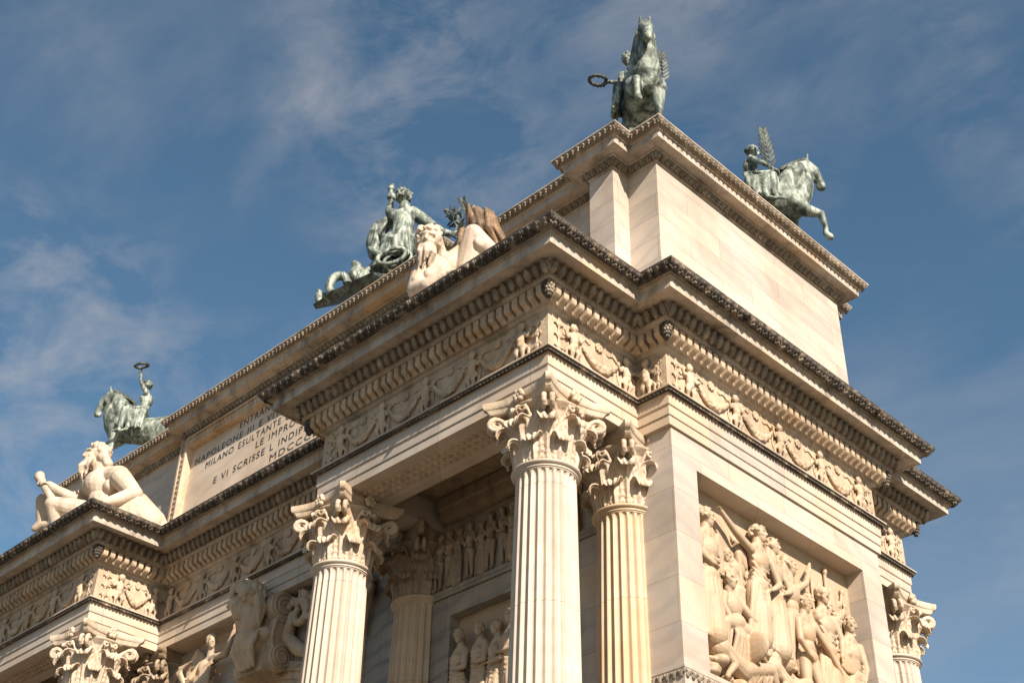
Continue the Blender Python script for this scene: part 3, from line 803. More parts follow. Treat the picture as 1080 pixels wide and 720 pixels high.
# ------------------------------------------------------------------ carved people
def hand(s, W_, d, up, k):
    """palm, four curled fingers and a thumb; k is a life-size factor"""
    d = Vector(d).normalized(); up = Vector(up).normalized(); sd = d.cross(up).normalized(); W_ = Vector(W_)
    s.ell(W_+d*.05*k, (.042*k, .022*k, .055*k), d)
    for i in range(4):
        o = W_+d*(.085*k)+sd*((i-1.5)*.022*k); l = (.034, .040, .038, .030)[i]*k
        p1 = o+d*l; p2 = p1+(d*.45-up*.9).normalized()*l*.8; p3 = p2+(-d*.5-up*.8).normalized()*l*.6
        s.chain([o, p1, p2, p3], [.0115*k, .011*k, .010*k, .008*k], True)
    o = W_+d*.03*k+sd*(-.035*k); s.chain([o, o+(d-sd*.8-up*.5).normalized()*.04*k, o+(d-sd*.3-up*.9).normalized()*.07*k], [.014*k, .012*k, .010*k], True)
def face(s, C, fwd, up, k, beard=0, hair=1, wreath=False, rnd=random):
    """head of life size times k, centred at C"""
    fwd = Vector(fwd).normalized(); up = Vector(up); up = (up-fwd*up.dot(fwd)).normalized(); sd = up.cross(fwd); C = Vector(C)
    P = lambda x, y, z: C+sd*(x*k)+fwd*(y*k)+up*(z*k)
    s.ell(P(0, -.015, .03), (.078*k, .098*k, .10*k), up); s.ell(P(0, .03, -.045), (.058*k, .060*k, .072*k), up); s.ell(P(0, .055, -.09), .030*k)
    s.ell(P(0, .045, -.015), (.062*k, .050*k, .085*k), up); s.chain([P(0, .088, .045), P(0, .100, .015), P(0, .114, -.014)], [.013*k, .013*k, .0155*k], True); s.cap(P(-.012, .098, -.022), P(.012, .098, -.022), .012*k, .012*k, True)       # nose
    for q in (-1, 1):
        s.cap(P(q*.012, .090, .046), P(q*.056, .074, .040), .018*k, .015*k, True)   # brow
        s.ell(P(q*.034, .070, .016), .015*k); s.ell(P(q*.045, .058, -.02), .024*k); s.ell(P(q*.08, -.01, .0), (.012*k, .02*k, .032*k), up)
    s.cap(P(-.018, .082, -.052), P(.018, .082, -.052), .010*k, .010*k, True); s.cap(P(-.014, .080, -.068), P(.014, .080, -.068), .010*k, .010*k, True)
    if hair:
        for i in range(int(62*hair)):
            a = rnd.uniform(0, 6.28); e = rnd.uniform(-.5, 1.45)
            x, y, z = math.cos(e)*math.cos(a), math.cos(e)*math.sin(a), math.sin(e)
            if y > .35 and z < .55: continue
            rl = rnd.uniform(.014, .023)*k; s.ell(P(x*.090, -.020+y*.110, .035+z*.107), (rl, rl, rl*rnd.uniform(1.2, 2.4)), sd*(z*math.cos(a)+rnd.uniform(-.5, .5))+up*(rnd.uniform(-.4, 1)-z)+fwd*rnd.uniform(-.5, .5))
    if beard:
        nb = 7
        for rw in range(2):
            for i in range(nb):
                a = -1.45+2.9*i/(nb-1)+rnd.uniform(-.08, .08); l = (.10+.055*math.cos(a))*beard*(1-.32*rw)*rnd.uniform(.85, 1.1)
                p = P(math.sin(a)*.064, .040+math.cos(a)*(.040+.012*rw), -.060); q = p+(-up*l+fwd*(.015+.02*rw)+sd*rnd.uniform(-.03, .03)-sd*math.sin(a)*.02)*k
                md = p.lerp(q, .5)+sd*rnd.choice((-1, 1))*.014*k+fwd*(.005 if (i+rw) % 2 else .026)*k
                s.chain([p, md, q], [.015*k, .0185*k, .005*k], True)
        for q_ in (-1, 1): s.cap(P(0, .092, -.040), P(q_*.045, .072, -.062), .013*k, .009*k, True)
    if wreath:
        for i in range(26):
            a = i/26*6.283; p = P(.09*math.cos(a), -.015+.108*math.sin(a), .075)
            s.ell(p+up*rnd.uniform(-.012, .02)*k, (.012*k, .022*k, .034*k), up+sd*rnd.uniform(-.6, .6))

def carved_person(fn, head, foot, s0, arms=(), turn=0, robe=True, helmet=False, knee=0, lean_out=.0, rnd=random, hair=1.0):
    """relief figure: fn maps (u along the wall, d out of it, height) to space; head/foot are (u,height)"""
    s = Sculpt(fn); k = s0
    hu, hz = head; fu, fz = foot; hgt = hz-fz; k = max(s0, hgt/1.64); dep = .16*k+lean_out
    pt = lambda t, du=0, dd=0: (fu+(hu-fu)*t+du, dep+dd, fz+hgt*t)
    A, B = fn((0, 0, 0)), fn((turn, 1, 0)); fw = B-A
    face(s, fn((hu, dep+.05*k, hz)), fw, (0, 0, 1), k*.98, hair=hair, rnd=rnd)
    if helmet:
        s.ell(fn((hu, dep+.02*k, hz+.07*k)), (.11*k, .12*k, .09*k)); s.chain([(hu+.1*k, dep, hz+.10*k), (hu, dep, hz+.20*k), (hu-.1*k, dep, hz+.10*k)], [.02*k, .03*k, .02*k])
    s.cap(pt(.955), pt(.86), .062*k, .075*k); s.cap(pt(.885, -.05*k), pt(.83, -.15*k), .06*k, .06*k); s.cap(pt(.885, .05*k), pt(.83, .15*k), .06*k, .06*k)
    s.cap(pt(.80, -.12*k), pt(.80, .12*k), .085*k); s.ell(fn(pt(.74, 0, .03*k)), (.165*k, .12*k, .17*k)); s.ell(fn(pt(.62)), (.135*k, .11*k, .14*k)); s.ell(fn(pt(.53)), (.17*k, .125*k, .12*k))
    for q in (-1, 1): s.ell(fn(pt(.755, q*.075*k, .09*k)), (.07*k, .05*k, .06*k))
    for q in (-1, 1):
        kn = pt(.28, q*.095*k+knee*.05*q, .10*k if q*knee > 0 else .03*k)
        s.chain([pt(.50, q*.09*k), kn, pt(.06, q*.10*k)], [.105*k, .072*k, .05*k]); s.cap(pt(.03, q*.10*k), pt(.02, q*.12*k, .13*k), .045*k, .035*k)
    for ch in arms:
        pts = [(u, dep+d, z) for u, d, z in ch]; s.chain(pts, [.062*k, .050*k, .034*k][:len(pts)] if len(pts) == 3 else [.062*k, .034*k])
        e = fn(pts[-1]); s.ell(e, (.04*k, .03*k, .055*k), e-fn(pts[-2]))
        d0 = (e-fn(pts[-2])).normalized()
        for i in range(4): o = e+Vector((0, 0, 1)).cross(d0)*((i-1.5)*.02*k); s.cap(o, o+d0*.10*k, .012*k, .008*k, True)
    if robe:
        nf = 11
        for i in range(nf):
            q = -1+2*i/(nf-1); w = rnd.uniform(-.03, .03)
            s.chain([pt(.60, q*.13*k, (.10-.06*q*q)*k), pt(.36, q*.19*k+w, (.14-.07*q*q+rnd.uniform(-.03, .03))*k), pt(.03, q*.23*k+w*1.5, (.11-.05*q*q)*k)], [.030*k, rnd.uniform(.03, .05)*k, rnd.uniform(.035, .055)*k])
        for i in range(7):       # folds across the body
            t0 = .80-.05*i; s.chain([pt(t0, -.16*k, .08*k), pt(t0-.10, 0, .15*k), pt(t0-.12+.05*rnd.random(), .17*k, .09*k)], [.020*k, .026*k, .020*k])
        s.cap(pt(.30), pt(.06), .17*k, .19*k)
    return s
def fnX(p): return Vector((-1.75+p[1]*.62, p[0], p[2]))
def fnXb(p): return Vector((-1.86+p[1]*.55, p[0], p[2]))
def fnY(p): return Vector((p[0], YW+.27-p[1], p[2]))

m = MB(); m.box(-1.75, -1.70, PY0-.05, PY1+.05, PZ0-.05, PZ1+.05)
pan = mesh(m, 'relief_panel', M['relief'], ARCH)
def rel(s, vox=.018, par=None, mat='relief'): return s.build('carved_figure', vox, M[mat], par or pan, 1)
RR = random.Random(11)
for hu, hz_, fz_ in ((2.25, -4.55, -6.8), (3.45, -4.75, -6.6), (3.75, -4.35, -6.6), (5.2, -4.30, -6.6), (5.95, -4.62, -7.0), (6.22, -4.75, -7.1), (6.98, -4.70, -7.2), (7.75, -5.05, -7.3), (4.62, -4.4, -6.7)):
    rel(carved_person(fnXb, (hu, hz_), (hu+RR.uniform(-.1, .1), fz_), 1.3, [[(hu+.25, .1, hz_-.5), (hu+.35, .2, hz_-.85), (hu+RR.uniform(-.1, .4), .25, hz_-.8)]], turn=RR.uniform(-.6, .8), rnd=RR))
rel(carved_person(fnX, (2.62, -4.30), (2.62, -6.9), 1.45, [[(2.35, .05, -4.75), (2.2, .2, -5.2), (2.55, .3, -5.35)]], turn=.9, lean_out=.05, rnd=RR))
s = carved_person(fnX, (4.32, -4.02), (4.02, -6.55), 1.55, [[(3.95, .1, -4.50), (3.48, .15, -4.33), (3.02, .16, -4.05)], [(4.62, .1, -4.55), (4.75, .22, -5.05), (4.45, .32, -5.25)]], turn=.35, lean_out=.14, knee=1, rnd=RR)
for i in range(6): s.chain([(3.02+.03*i, .14, -4.0), (3.45+.08*i, .06, -4.9), (3.42+.07*i, .05, -6.3)], [.05, .035, .05])
s.chain([(4.5, .05, -4.3), (4.72, .03, -4.02), (4.85, .03, -4.6)], [.05, .06, .04]); rel(s)
rel(carved_person(fnX, (4.92, -4.05), (4.82, -6.5), 1.45, [[(5.15, .05, -4.5), (5.3, .2, -4.95), (5.05, .3, -5.1)]], turn=.5, lean_out=.0, rnd=RR))
s = carved_person(fnX, (5.50, -4.30), (5.38, -6.7), 1.35, [[(5.68, .08, -4.72), (5.92, .2, -4.55), (6.06, .25, -4.20)]], turn=.6, lean_out=0, rnd=RR, robe=False)
s.cap((6.0, .42, -4.25), (6.18, .42, -3.98), .05, .03); rel(s)
s = Sculpt(fnX)                  # seated figure with a shield
k = 1.5
face(s, fnX((3.20, .42, -5.46)), (1, .2, -.05), (0, 0, 1), k, hair=1, rnd=RR)
s.cap((3.2, .36, -5.62), (3.22, .34, -5.72), .09); s.ell(fnX((3.28, .33, -5.95)), (.25, .2, .28)); s.ell(fnX((3.35, .32, -6.28)), (.24, .22, .2))
s.chain([(3.02, .36, -5.80), (2.85, .5, -6.1), (3.0, .6, -6.35)], [.10, .08, .055]); s.chain([(3.5, .36, -5.8), (3.75, .5, -6.05), (3.95, .6, -6.2)], [.10, .08, .055])
s.chain([(3.2, .38, -6.35), (2.78, .62, -6.50), (2.85, .45, -7.15)], [.16, .115, .075]); s.chain([(3.45, .38, -6.35), (3.75, .62, -6.45), (3.65, .45, -7.1)], [.16, .115, .075])
for i in range(14): s.chain([(3.02+.05*i+RR.uniform(-.04, .04), .48, -6.3), (2.98+.065*i+RR.uniform(-.06, .06), .58+RR.uniform(-.04, .06), -6.62), (2.92+.075*i+RR.uniform(-.08, .08), .46, -7.1)], [.035, RR.uniform(.03, .06), RR.uniform(.03, .06)])
s.ell(fnX((3.62, .55, -6.75)), (.12, .34, .42), (1, 0, 0)); rel(s)
s = carved_person(fnX, (5.72, -5.12), (5.75, -7.5), 1.45, [[(6.0, .1, -5.5), (6.3, .22, -5.9), (6.62, .22, -6.25)], [(5.42, .1, -5.55), (5.32, .22, -6.0), (5.55, .3, -6.3)]], turn=.9, lean_out=.16, robe=False, knee=1, rnd=RR); rel(s)
s = carved_person(fnX, (6.58, -4.62), (6.55, -7.2), 1.45, [[(6.85, .1, -5.05), (7.0, .2, -5.5), (6.85, .3, -5.9)]], turn=-.2, helmet=True, lean_out=.05, rnd=RR)
for i in range(4): s.chain([(6.30, .16, -5.0), (6.25-.03*i, .08, -5.8), (6.2-.05*i, .05, -6.9)], [.06, .05, .05])
rel(s)
s = carved_person(fnX, (7.50, -4.98), (7.42, -7.45), 1.40, [[(7.75, .1, -5.4), (7.8, .2, -5.9), (7.6, .3, -6.2)]], turn=-.6, lean_out=.10, rnd=RR)
rel(s)
rel(carved_person(fnX, (7.08, -4.98), (7.0, -7.2), 1.30, turn=.5, rnd=RR))
s = Sculpt(fnX); s.ell(fnX((7.18, .40, -5.72)), (.42, .48, .10), (1, -.1, .15)); s.ell(fnX((7.18, .5, -5.72)), .10); s.build('shield', .028, M['relief'], pan, 1)
def fallen(hd, sh, hp, kn, ft, up=1.0):
    s = Sculpt(fnX); k = 1.35
    face(s, fnX((hd[0], .46, hd[1])), (.8, .5, .1), (-.2, .3, 1), k, rnd=RR)
    s.cap((hd[0], .40, hd[1]-.12), (sh[0], .36, sh[1]), .09, .12); s.ell(fnX((sh[0], .36, sh[1])), (.24, .2, .22)); s.chain([(sh[0], .36, sh[1]), ((sh[0]+hp[0])/2, .36, (sh[1]+hp[1])/2), (hp[0], .34, hp[1])], [.22, .19, .22])
    for q in (-1, 1): s.chain([(hp[0], .34+q*.1, hp[1]), (kn[0]+q*.12, .46+q*.08, kn[1]+q*.06), (ft[0]+q*.2, .36, ft[1])], [.17, .12, .075])
    s.chain([(sh[0], .5, sh[1]), (sh[0]+.28, .58, sh[1]-.28), (sh[0]+.05, .58, sh[1]-.52)], [.1, .08, .055]); s.ell(fnX((sh[0]+.02, .58, sh[1]-.58)), .06)
    for i in range(16):
        u = RR.random(); x = hp[0]+(kn[0]-hp[0])*u+RR.uniform(-.15, .15); z = hp[1]+(kn[1]-hp[1])*u
        s.chain([(x, .46, z+.12), (x+RR.uniform(-.15, .15), .56, z-.1), (x+RR.uniform(-.25, .25), .44, z-.38)], [.04, RR.uniform(.03, .06), .03])
    return s
rel(fallen((2.55, -6.75), (2.75, -6.98), (3.45, -7.22), (4.1, -7.05), (4.4, -7.5)))
rel(fallen((4.15, -6.62), (4.40, -6.85), (4.95, -7.15), (5.35, -6.95), (5.3, -7.5)))
s = Sculpt(fnX)                  # rough ground of the scene
for i in range(60): s.ell(fnX((RR.uniform(2.2, 7.8), .18+RR.uniform(-.08, .14), -7.45+RR.uniform(-.25, .3))), (RR.uniform(.1, .22), RR.uniform(.1, .3), RR.uniform(.06, .16)))
s.build('carved_ground', .025, M['relief'], pan, 1)
s = Sculpt(fnX)                  # standards, branches and background drapery
e_ = .17
s.cap((6.95, e_, -6.8), (6.98, e_, -3.9), .04); s.ell(fnX((6.98, e_+.02, -3.82)), (.06, .06, .10)); s.cap((7.3, e_, -5.0), (7.58, e_, -4.15), .035); s.ell(fnX((7.6, e_, -4.1)), (.07, .06, .09)); s.cap((6.35, e_, -5.6), (6.42, e_, -4.1), .03)
for i in range(16): s.ell(fnX((7.5+RR.uniform(-.28, .25), e_+RR.uniform(-.02, .06), -4.62+RR.uniform(-.3, .25))), (.06, .05, .09))
for i in range(8): s.chain([(6.98, e_, -4.05-.03*i), (7.14, e_+.06, -4.3-.06*i), (7.38, e_, -4.45-.09*i)], [.025, .04, .03])
for i in range(7): s.chain([(6.42, e_, -4.2-.03*i), (6.56, e_+.05, -4.4-.05*i), (6.75, e_, -4.5-.07*i)], [.02, .035, .02])
s.build('carved_standard', .02, M['relief'], pan, 1)
for cu_, cz_, tl in ((4.72, -3.98, .5), (5.25, -4.12, .6), (3.95, -4.3, -.4), (2.95, -4.55, .3)):     # wings behind the heads
    s = Sculpt(fnX)
    for i in range(7): s.chain([(cu_, .20, cz_-.55), (cu_+tl*(.25+.05*i), .23, cz_+.02-.06*i), (cu_+tl*(.62-.03*i), .19, cz_-.22-.16*i)], [.07, .085, .035])
    s.build('carved_wing', .02, M['relief'], pan, 1)

# relief and upper frieze in the shade of the portico
def portico_reliefs(sgn):
    fx = (lambda x: x) if sgn > 0 else (lambda x: 2*XC-x)
    fn = lambda p: Vector((fx(p[0]), YW+.27-p[1], p[2])); rd = random.Random(5)
    m = MB(); p, q = sorted((fx(-7.5), fx(-3.7))); m.box(p, q, YW+.27, YW+.279, -7.72, -4.95)
    pn = mesh(m, 'relief_panel', M['relief'], ARCH)
    for hu, hz in ((-7.10, -5.62), (-6.55, -5.60), (-6.02, -5.72), (-5.62, -5.58), (-5.05, -5.65), (-4.5, -5.6), (-4.05, -5.75)):
        s = carved_person(fn, (hu, hz), (hu+rd.uniform(-.1, .1), -7.7), 1.15, [[(hu+.22, .06, hz-.4), (hu+.3, .18, hz-.75), (hu+rd.uniform(-.1, .3), .26, hz-.8)]], turn=rd.uniform(-.8, .8), lean_out=rd.uniform(-.02, .05), rnd=rd)
        rel(s, .017, pn)
    fn2 = lambda p: Vector((fx(p[0]), YW+.03-p[1]*.7, p[2]))
    for hu in (-7.8, -7.5, -7.2, -6.85, -6.5, -6.2, -5.85, -5.55, -5.2, -4.85, -4.5, -4.15, -3.8):
        s = carved_person(fn2, (hu, -3.12+rd.uniform(-.1, .05)), (hu+rd.uniform(-.15, .15), -4.36), .66, [[(hu+.13, .03, -3.4), (hu+.25, .1, -3.55), (hu+.35, .12, -3.4+rd.uniform(-.2, .2))]], turn=rd.uniform(-.9, .9), robe=rd.random() < .7, rnd=rd)
        rel(s, .018, pn, 'soot2')  # figures coloured darker to carry the shade under the portico
portico_reliefs(1)
if True: portico_reliefs(-1)

# ------------------------------------------------------------------ keystone, victory and scrolls of the central arch
rk = random.Random(21)
m = MB()                         # console block with an S-scroll on either side
m.box(-14.20, -13.22, .55, 1.3, -4.85, -2.86)
key = mesh(m, 'keystone', M['carved'], ARCH)
for x0, x1 in ((-13.20, -12.98), (-14.44, -14.22)):
    m = MB(); xs = (x0, x1); xm = x1+.045 if x0 > XC else x0-.045
    cen = [(.86+.10*math.sin(t/24*math.pi*2+.4), -3.20-1.40*t/24) for t in range(25)]
    wid_ = [.30-.10*t/24+.05*math.sin(t/24*math.pi*2) for t in range(25)]
    for i in range(24):
        (ya, za), (yb, zb_) = cen[i], cen[i+1]; wa, wb = wid_[i], wid_[i+1]
        m.add([(x, y, z) for x in xs for y, z in ((ya-wa, za), (yb-wb, zb_), (yb+wb, zb_), (ya+wa, za))], [(0, 1, 2, 3), (7, 6, 5, 4), (0, 4, 5, 1), (2, 6, 7, 3)])
    for cy, cz, r, dd in ((.84, -3.26, .40, .030), (.92, -4.52, .33, .040)):
        n = 28; xa, xb = x0-dd, x1+dd
        vs = [(x, cy+r*math.cos(2*math.pi*j/n), cz+r*math.sin(2*math.pi*j/n)) for x in (xa, xb) for j in range(n)]
        m.add(vs, [tuple(range(n)), tuple(range(2*n-1, n-1, -1))]+[(j, (j+1) % n, n+(j+1) % n, n+j) for j in range(n)])
        tube(m, [(xm-.01 if x0 > XC else xm+.01, cy+r*(.95-.75*i/40)*math.cos(i*.38), cz+r*(.95-.75*i/40)*math.sin(i*.38)) for i in range(41)], .035, 6)
    for q in (-1, 1): tube(m, [(xm-.035 if x0 > XC else xm+.035, c[0]+q*w*.9, c[1]) for c, w in zip(cen, wid_)], .035, 6)
    mesh(m, 'volute', M['carved'], key)
s = Sculpt()
kc = Vector((-13.74, .20, -3.12)); kf = Vector((-.76, -.64, -.10))
face(s, kc, kf, (0, 0, 1), 3.7, hair=1.6, wreath=True, rnd=rk)
s.chain([kc+Vector((.14, .10, -.3)), kc+Vector((.12, .2, -.62))], [.22, .28]); s.ell(kc+Vector((.10, .32, -.98)), (.50, .32, .36)); s.chain([kc+Vector((-.25, .25, -.85)), kc+Vector((.5, .4, -.85))], [.22, .22])
for i in range(24): x = rk.uniform(-.38, .55); s.chain([kc+Vector((x, .10+rk.uniform(-.05, .05), -.85)), kc+Vector((x*.9+rk.uniform(-.1, .1), .02, -1.2)), kc+Vector((x*.6+.05+rk.uniform(-.1, .1), .22, -1.65))], [.045, rk.uniform(.05, .09), .04])
for i in range(20): a_2 = rk.uniform(0, 1); s.chain([kc+Vector((.26+.2*a_2, .05+rk.uniform(-.15, .15), .12)), kc+Vector((.42+.12*a_2, .12+rk.uniform(-.12, .12), -.2)), kc+Vector((.34+.14*a_2, .16, -.55-.15*a_2))], [.065, .07, .035])
s.build('carved_head', .024, M['carved'], key, 1)
m = MB()
tube(m, [(-12.42+.34*(1-.5*i/20)*math.cos(2.2-i*.33), .92, -3.55+.34*(1-.5*i/20)*math.sin(2.2-i*.33)) for i in range(21)], [.12-.002*i for i in range(21)], 10)
mesh(m, 'scroll_ornament', M['carved'], key, True)
s = Sculpt()
s.chain([(-12.75, .95, -3.5), (-12.95, 1.0, -4.0), (-12.5, 1.05, -4.4), (-12.1, 1.1, -4.6)], [.12, .16, .18, .13])
for i in range(22): s.ell((-12.5+rk.uniform(-.4, .45), .98+rk.uniform(-.1, .1), -3.12+rk.uniform(-.2, .15)), (.09, .08, .11))
s.build('carved_foliage', .03, M['carved'], key, 1)
def victory(sgn):
    fx = (lambda x: x) if sgn > 0 else (lambda x: 2*XC-x)
    yb = YK2+.02
    fn = lambda p: Vector((fx(p[0]-.68), yb-p[1], p[2]+.38)); s = Sculpt(fn); k = 1.55
    hd = (-15.42, .38, -3.62)
    face(s, fn(hd), fn((-14.6, .75, -3.62))-fn(hd), (0, 0, 1), k, hair=1.1, rnd=rk)
    s.ell(fn((-15.45, .32, -3.42)), .09)
    s.cap((-15.44, .34, -3.80), (-15.5, .32, -3.95), .085, .095); s.cap((-15.75, .30, -4.12), (-15.25, .32, -4.08), .13); s.ell(fn((-15.55, .32, -4.3)), (.25, .2, .28)); s.ell(fn((-15.75, .3, -4.65)), (.24, .22, .24))
    s.chain([(-15.22, .34, -4.08), (-14.68, .38, -4.15), (-14.40, .42, -3.62)], [.105, .085, .055]); s.ell(fn((-14.36, .44, -3.52)), (.06, .045, .08))
    for i in range(4): s.cap((-14.40+.03*i, .44, -3.47), (-14.37+.03*i, .47, -3.36), .016, .012)
    s.chain([(-15.78, .34, -4.12), (-15.95, .5, -4.5), (-16.25, .5, -4.75)], [.11, .09, .06]); s.ell(fn((-16.32, .5, -4.8)), .07)
    s.chain([(-15.8, .3, -4.7), (-15.3, .45, -5.05), (-15.7, .3, -5.9)], [.19, .15, .09]); s.chain([(-15.9, .3, -4.75), (-15.6, .42, -5.3), (-16.2, .3, -6.0)], [.19, .15, .09])
    for i in range(12): s.chain([(-15.85+.06*i, .45, -4.45), (-15.6+.05*i, .55, -4.8), (-15.9+.07*i, .45, -5.7)], [.045, .055, .05])
    for i in range(6): s.chain([(-15.85, .42, -4.2-.05*i), (-15.5, .52, -4.35-.07*i), (-15.15, .42, -4.15-.1*i)], [.025, .035, .025])
    o = s.build('winged_victory', .03, M['carved'], ARCH, 1)
    w = Sculpt(fn)
    for i in range(9): w.chain([(-15.85, .12, -4.0), (-16.35-.04*i, .14, -3.55-.05*i), (-16.75+.03*i, .10, -3.75-.16*i)], [.08, .10, .05])
    for i in range(7): w.chain([(-16.5, .3, -4.5), (-16.72-.04*i, .32, -4.15+.02*i), (-16.95+.09*i, .3, -3.85)], [.05, .05, .03])
    w.build('wing', .03, M['carved'], o, 1)
victory(1); victory(-1)

# ------------------------------------------------------------------ bronze Victories on horseback at the attic's corners
def horse_group(loc, ang, pose, label, rs):
    rd = random.Random(rs); K = pose.get('K', 1.47)
    base = Vector(loc); T = Matrix.Rotation(ang, 4, 'Z')
    fn = lambda p: base + T @ (Vector(p)*K)
    V = lambda *p: (T @ Vector(p))
    root = empty('horse_statue', (base.x, base.y, base.z+Z0), label, 'statue', 'bronze riders on the attic corners')
    # plinth hidden behind the cornice
    m = MB()
    vs = [tuple(base + T @ Vector((x*1.75, y*.62, z))) for z in (-PL, 0) for x, y in ((-1.1, -1), (.62, -1), (.62, 1), (-1.1, 1))]
    m.add(vs, [(0, 3, 2, 1), (4, 5, 6, 7), (0, 1, 5, 4), (1, 2, 6, 5), (2, 3, 7, 6), (3, 0, 4, 7)])
    mesh(m, 'plinth', M['bronze_dark'], root)
    s = Sculpt(fn)
    r = lambda *a: [q*K for q in a]
    s.chain([(-.62, 0, 1.27), (-.15, 0, 1.20), (.40, 0, 1.24)], r(.33, .335, .34)); s.ell(fn((.60, 0, 1.26)), r(.28, .30, .36)); s.ell(fn((-.68, 0, 1.34)), r(.29, .32, .30))
    for q in (-1, 1): s.ell(fn((.66, q*.13, 1.18)), r(.15, .16, .22)); s.ell(fn((.50, q*.20, 1.22)), r(.15, .16, .26)); s.ell(fn((-.64, q*.17, 1.26)), r(.19, .22, .27))
    s.chain([(.42, 0, 1.42), (.58, 0, 1.74), (.76, 0, 2.04), (.94, 0, 2.19)], r(.31, .26, .20, .125)); s.chain([(.70, 0, 1.34), (.84, 0, 1.62), (.92, 0, 1.92)], r(.26, .20, .14))
    s.chain([(.96, 0, 2.19), (1.07, 0, 2.06), (1.17, 0, 1.78), (1.19, 0, 1.66)], r(.125, .120, .082, .074)); s.ell(fn((1.00, 0, 2.00)), r(.085, .14, .16)); s.ell(fn((1.195, 0, 1.65)), r(.068, .08, .07)); s.cap((1.12, 0, 1.68), (1.14, 0, 1.63), .045*K)
    for q in (-1, 1):
        s.cap((1.03, q*.085, 2.14), (1.09, q*.09, 2.08), .036*K); s.cap((.95, q*.075, 2.27), (.99, q*.085, 2.43), .042*K, .014*K); s.ell(fn((1.24, q*.045, 1.69)), .024*K)
        s.cap((1.10, q*.095, 2.00), (1.15, q*.078, 1.84), .025*K, .02*K); s.ell(fn((.96, q*.10, 1.97)), r(.11, .05, .11))
    # forelegs: one planted, one lifted
    pl = pose['lift']
    s.chain([(.56, -pl*.20, 1.12), (.60, -pl*.20, .84), (.63, -pl*.20, .52), (.63, -pl*.20, .16), (.66, -pl*.20, .08)], r(.17, .115, .066, .046, .055)); s.cap((.68, -pl*.20, .05), (.72, -pl*.20, .03), .065*K)
    s.chain([(.60, pl*.20, 1.10), (.78, pl*.20, .90), (1.04, pl*.20, .82)], r(.18, .125, .075)); s.chain([(1.04, pl*.20, .82), (1.10, pl*.20, .50), (1.08, pl*.20, .37)], r(.070, .050, .056)); s.cap((1.09, pl*.20, .34), (1.15, pl*.20, .27), .058*K, .070*K)
    for q in (-1, 1):
        s.chain([(-.64, q*.20, 1.15), (-.48+.1*q, q*.22, .86), (-.84+.1*q, q*.21, .52), (-.80+.1*q, q*.21, .16), (-.76+.1*q, q*.21, .08)], r(.24, .15, .072, .05, .055)); s.cap((-.74+.1*q, q*.21, .05), (-.69+.1*q, q*.21, .03), .065*K)
    s.chain([(-.95, 0, 1.45), (-1.15, 0, 1.40), (-1.25, 0, 1.0), (-1.22, 0, .55)], r(.07, .10, .12, .05))
    s.build('horse', .028, M['bronze'], root, 2)
    mn = Sculpt(fn)
    for i in range(26):
        t = i/25; x = .22+.72*t-.12*math.sin(t*3.1); z = 1.68+.66*t+.05*math.sin(t*3.1)
        for q in (-1, 0, 1): mn.cap((x-.03, q*.03, z+.01), (x-.06+rd.uniform(-.03, .03), q*.10*(1-.3*t), z-.10*abs(q)+rd.uniform(-.02, .06)), .034*K, .016*K)
    for i in range(8): mn.cap((.96, rd.uniform(-.04, .04), 2.31), (1.08, rd.uniform(-.05, .05), 2.18+rd.uniform(-.04, .02)), .028*K, .015*K)
    mn.build('mane', .022, M['bronze_dark'], root, 1)
    # rider, side-saddle
    sd = pose['side']            # side on which the legs hang
    rr = Sculpt(fn); o = pose.get('lean', 0)
    hx = pose.get('hx', -.12)
    ly = pose.get('ly', .04)*sd; hip, chest, nk = Vector((hx, sd*.06+ly*.5, 1.66)), Vector((hx-.02+o, ly, 2.06)), Vector((hx+.02+o*1.3, ly*1.3, 2.30))
    hdp = Vector((hx+.07+o*1.7, ly*1.6, 2.46))
    face(rr, fn(hdp), V(*pose.get('look', (1, .2 * sd, -.15))), (0, 0, 1), K*1.08, hair=1.1, rnd=rd); rr.ell(fn(hdp+Vector((-.11, 0, .05))), .06*K)
    rr.cap(nk, chest+Vector((0, 0, .14)), .055*K, .07*K)
    rr.ell(fn(chest), (.17*K, .125*K, .20*K)); rr.ell(fn((hip+chest)/2), (.135*K, .12*K, .16*K)); rr.ell(fn(hip), (.19*K, .17*K, .16*K))
    for q in (-1, 1): rr.ell(fn(chest+Vector((.10, q*.07, .03))), .062*K)
    for dx, dz in ((.0, 0), (.14, .02)):
        rr.chain([hip+Vector((.02, sd*.06, 0)), Vector((hx+.16+dx, sd*.42, 1.52+dz)), Vector((hx+.12+dx*1.2, sd*.50, 1.02)), Vector((hx+.16+dx*1.2, sd*.50, .98))], r(.12, .095, .058, .04)); rr.cap((hx+.14+dx*1.2, sd*.50, .95), (hx+.28+dx*1.2, sd*.54, .88), .042*K, .03*K)
    for i in range(13):          # skirt falling over the flank
        u = i/12; rr.chain([hip+Vector((-.18+.40*u, sd*.16, .08)), Vector((hx-.16+.52*u, sd*.43, 1.46+rd.uniform(-.04, .04))), Vector((hx-.14+.56*u+rd.uniform(-.04, .04), sd*.45, 1.10+rd.uniform(-.08, .10)))], r(.035, .05, .03))
    for i in range(7): rr.chain([Vector((hx-.18, sd*.30, 1.72-.07*i)), Vector((hx+.08, sd*.47, 1.58-.09*i)), Vector((hx+.34, sd*.40, 1.70-.07*i))], r(.02, .03, .02))
    for i in range(8): rr.chain([chest+Vector((-.1+.03*i, -.12, .10)), chest+Vector((.02+.02*i, 0, -.08-.02*i)), hip+Vector((-.05+.03*i, .10, .14))], r(.018, .022, .02))
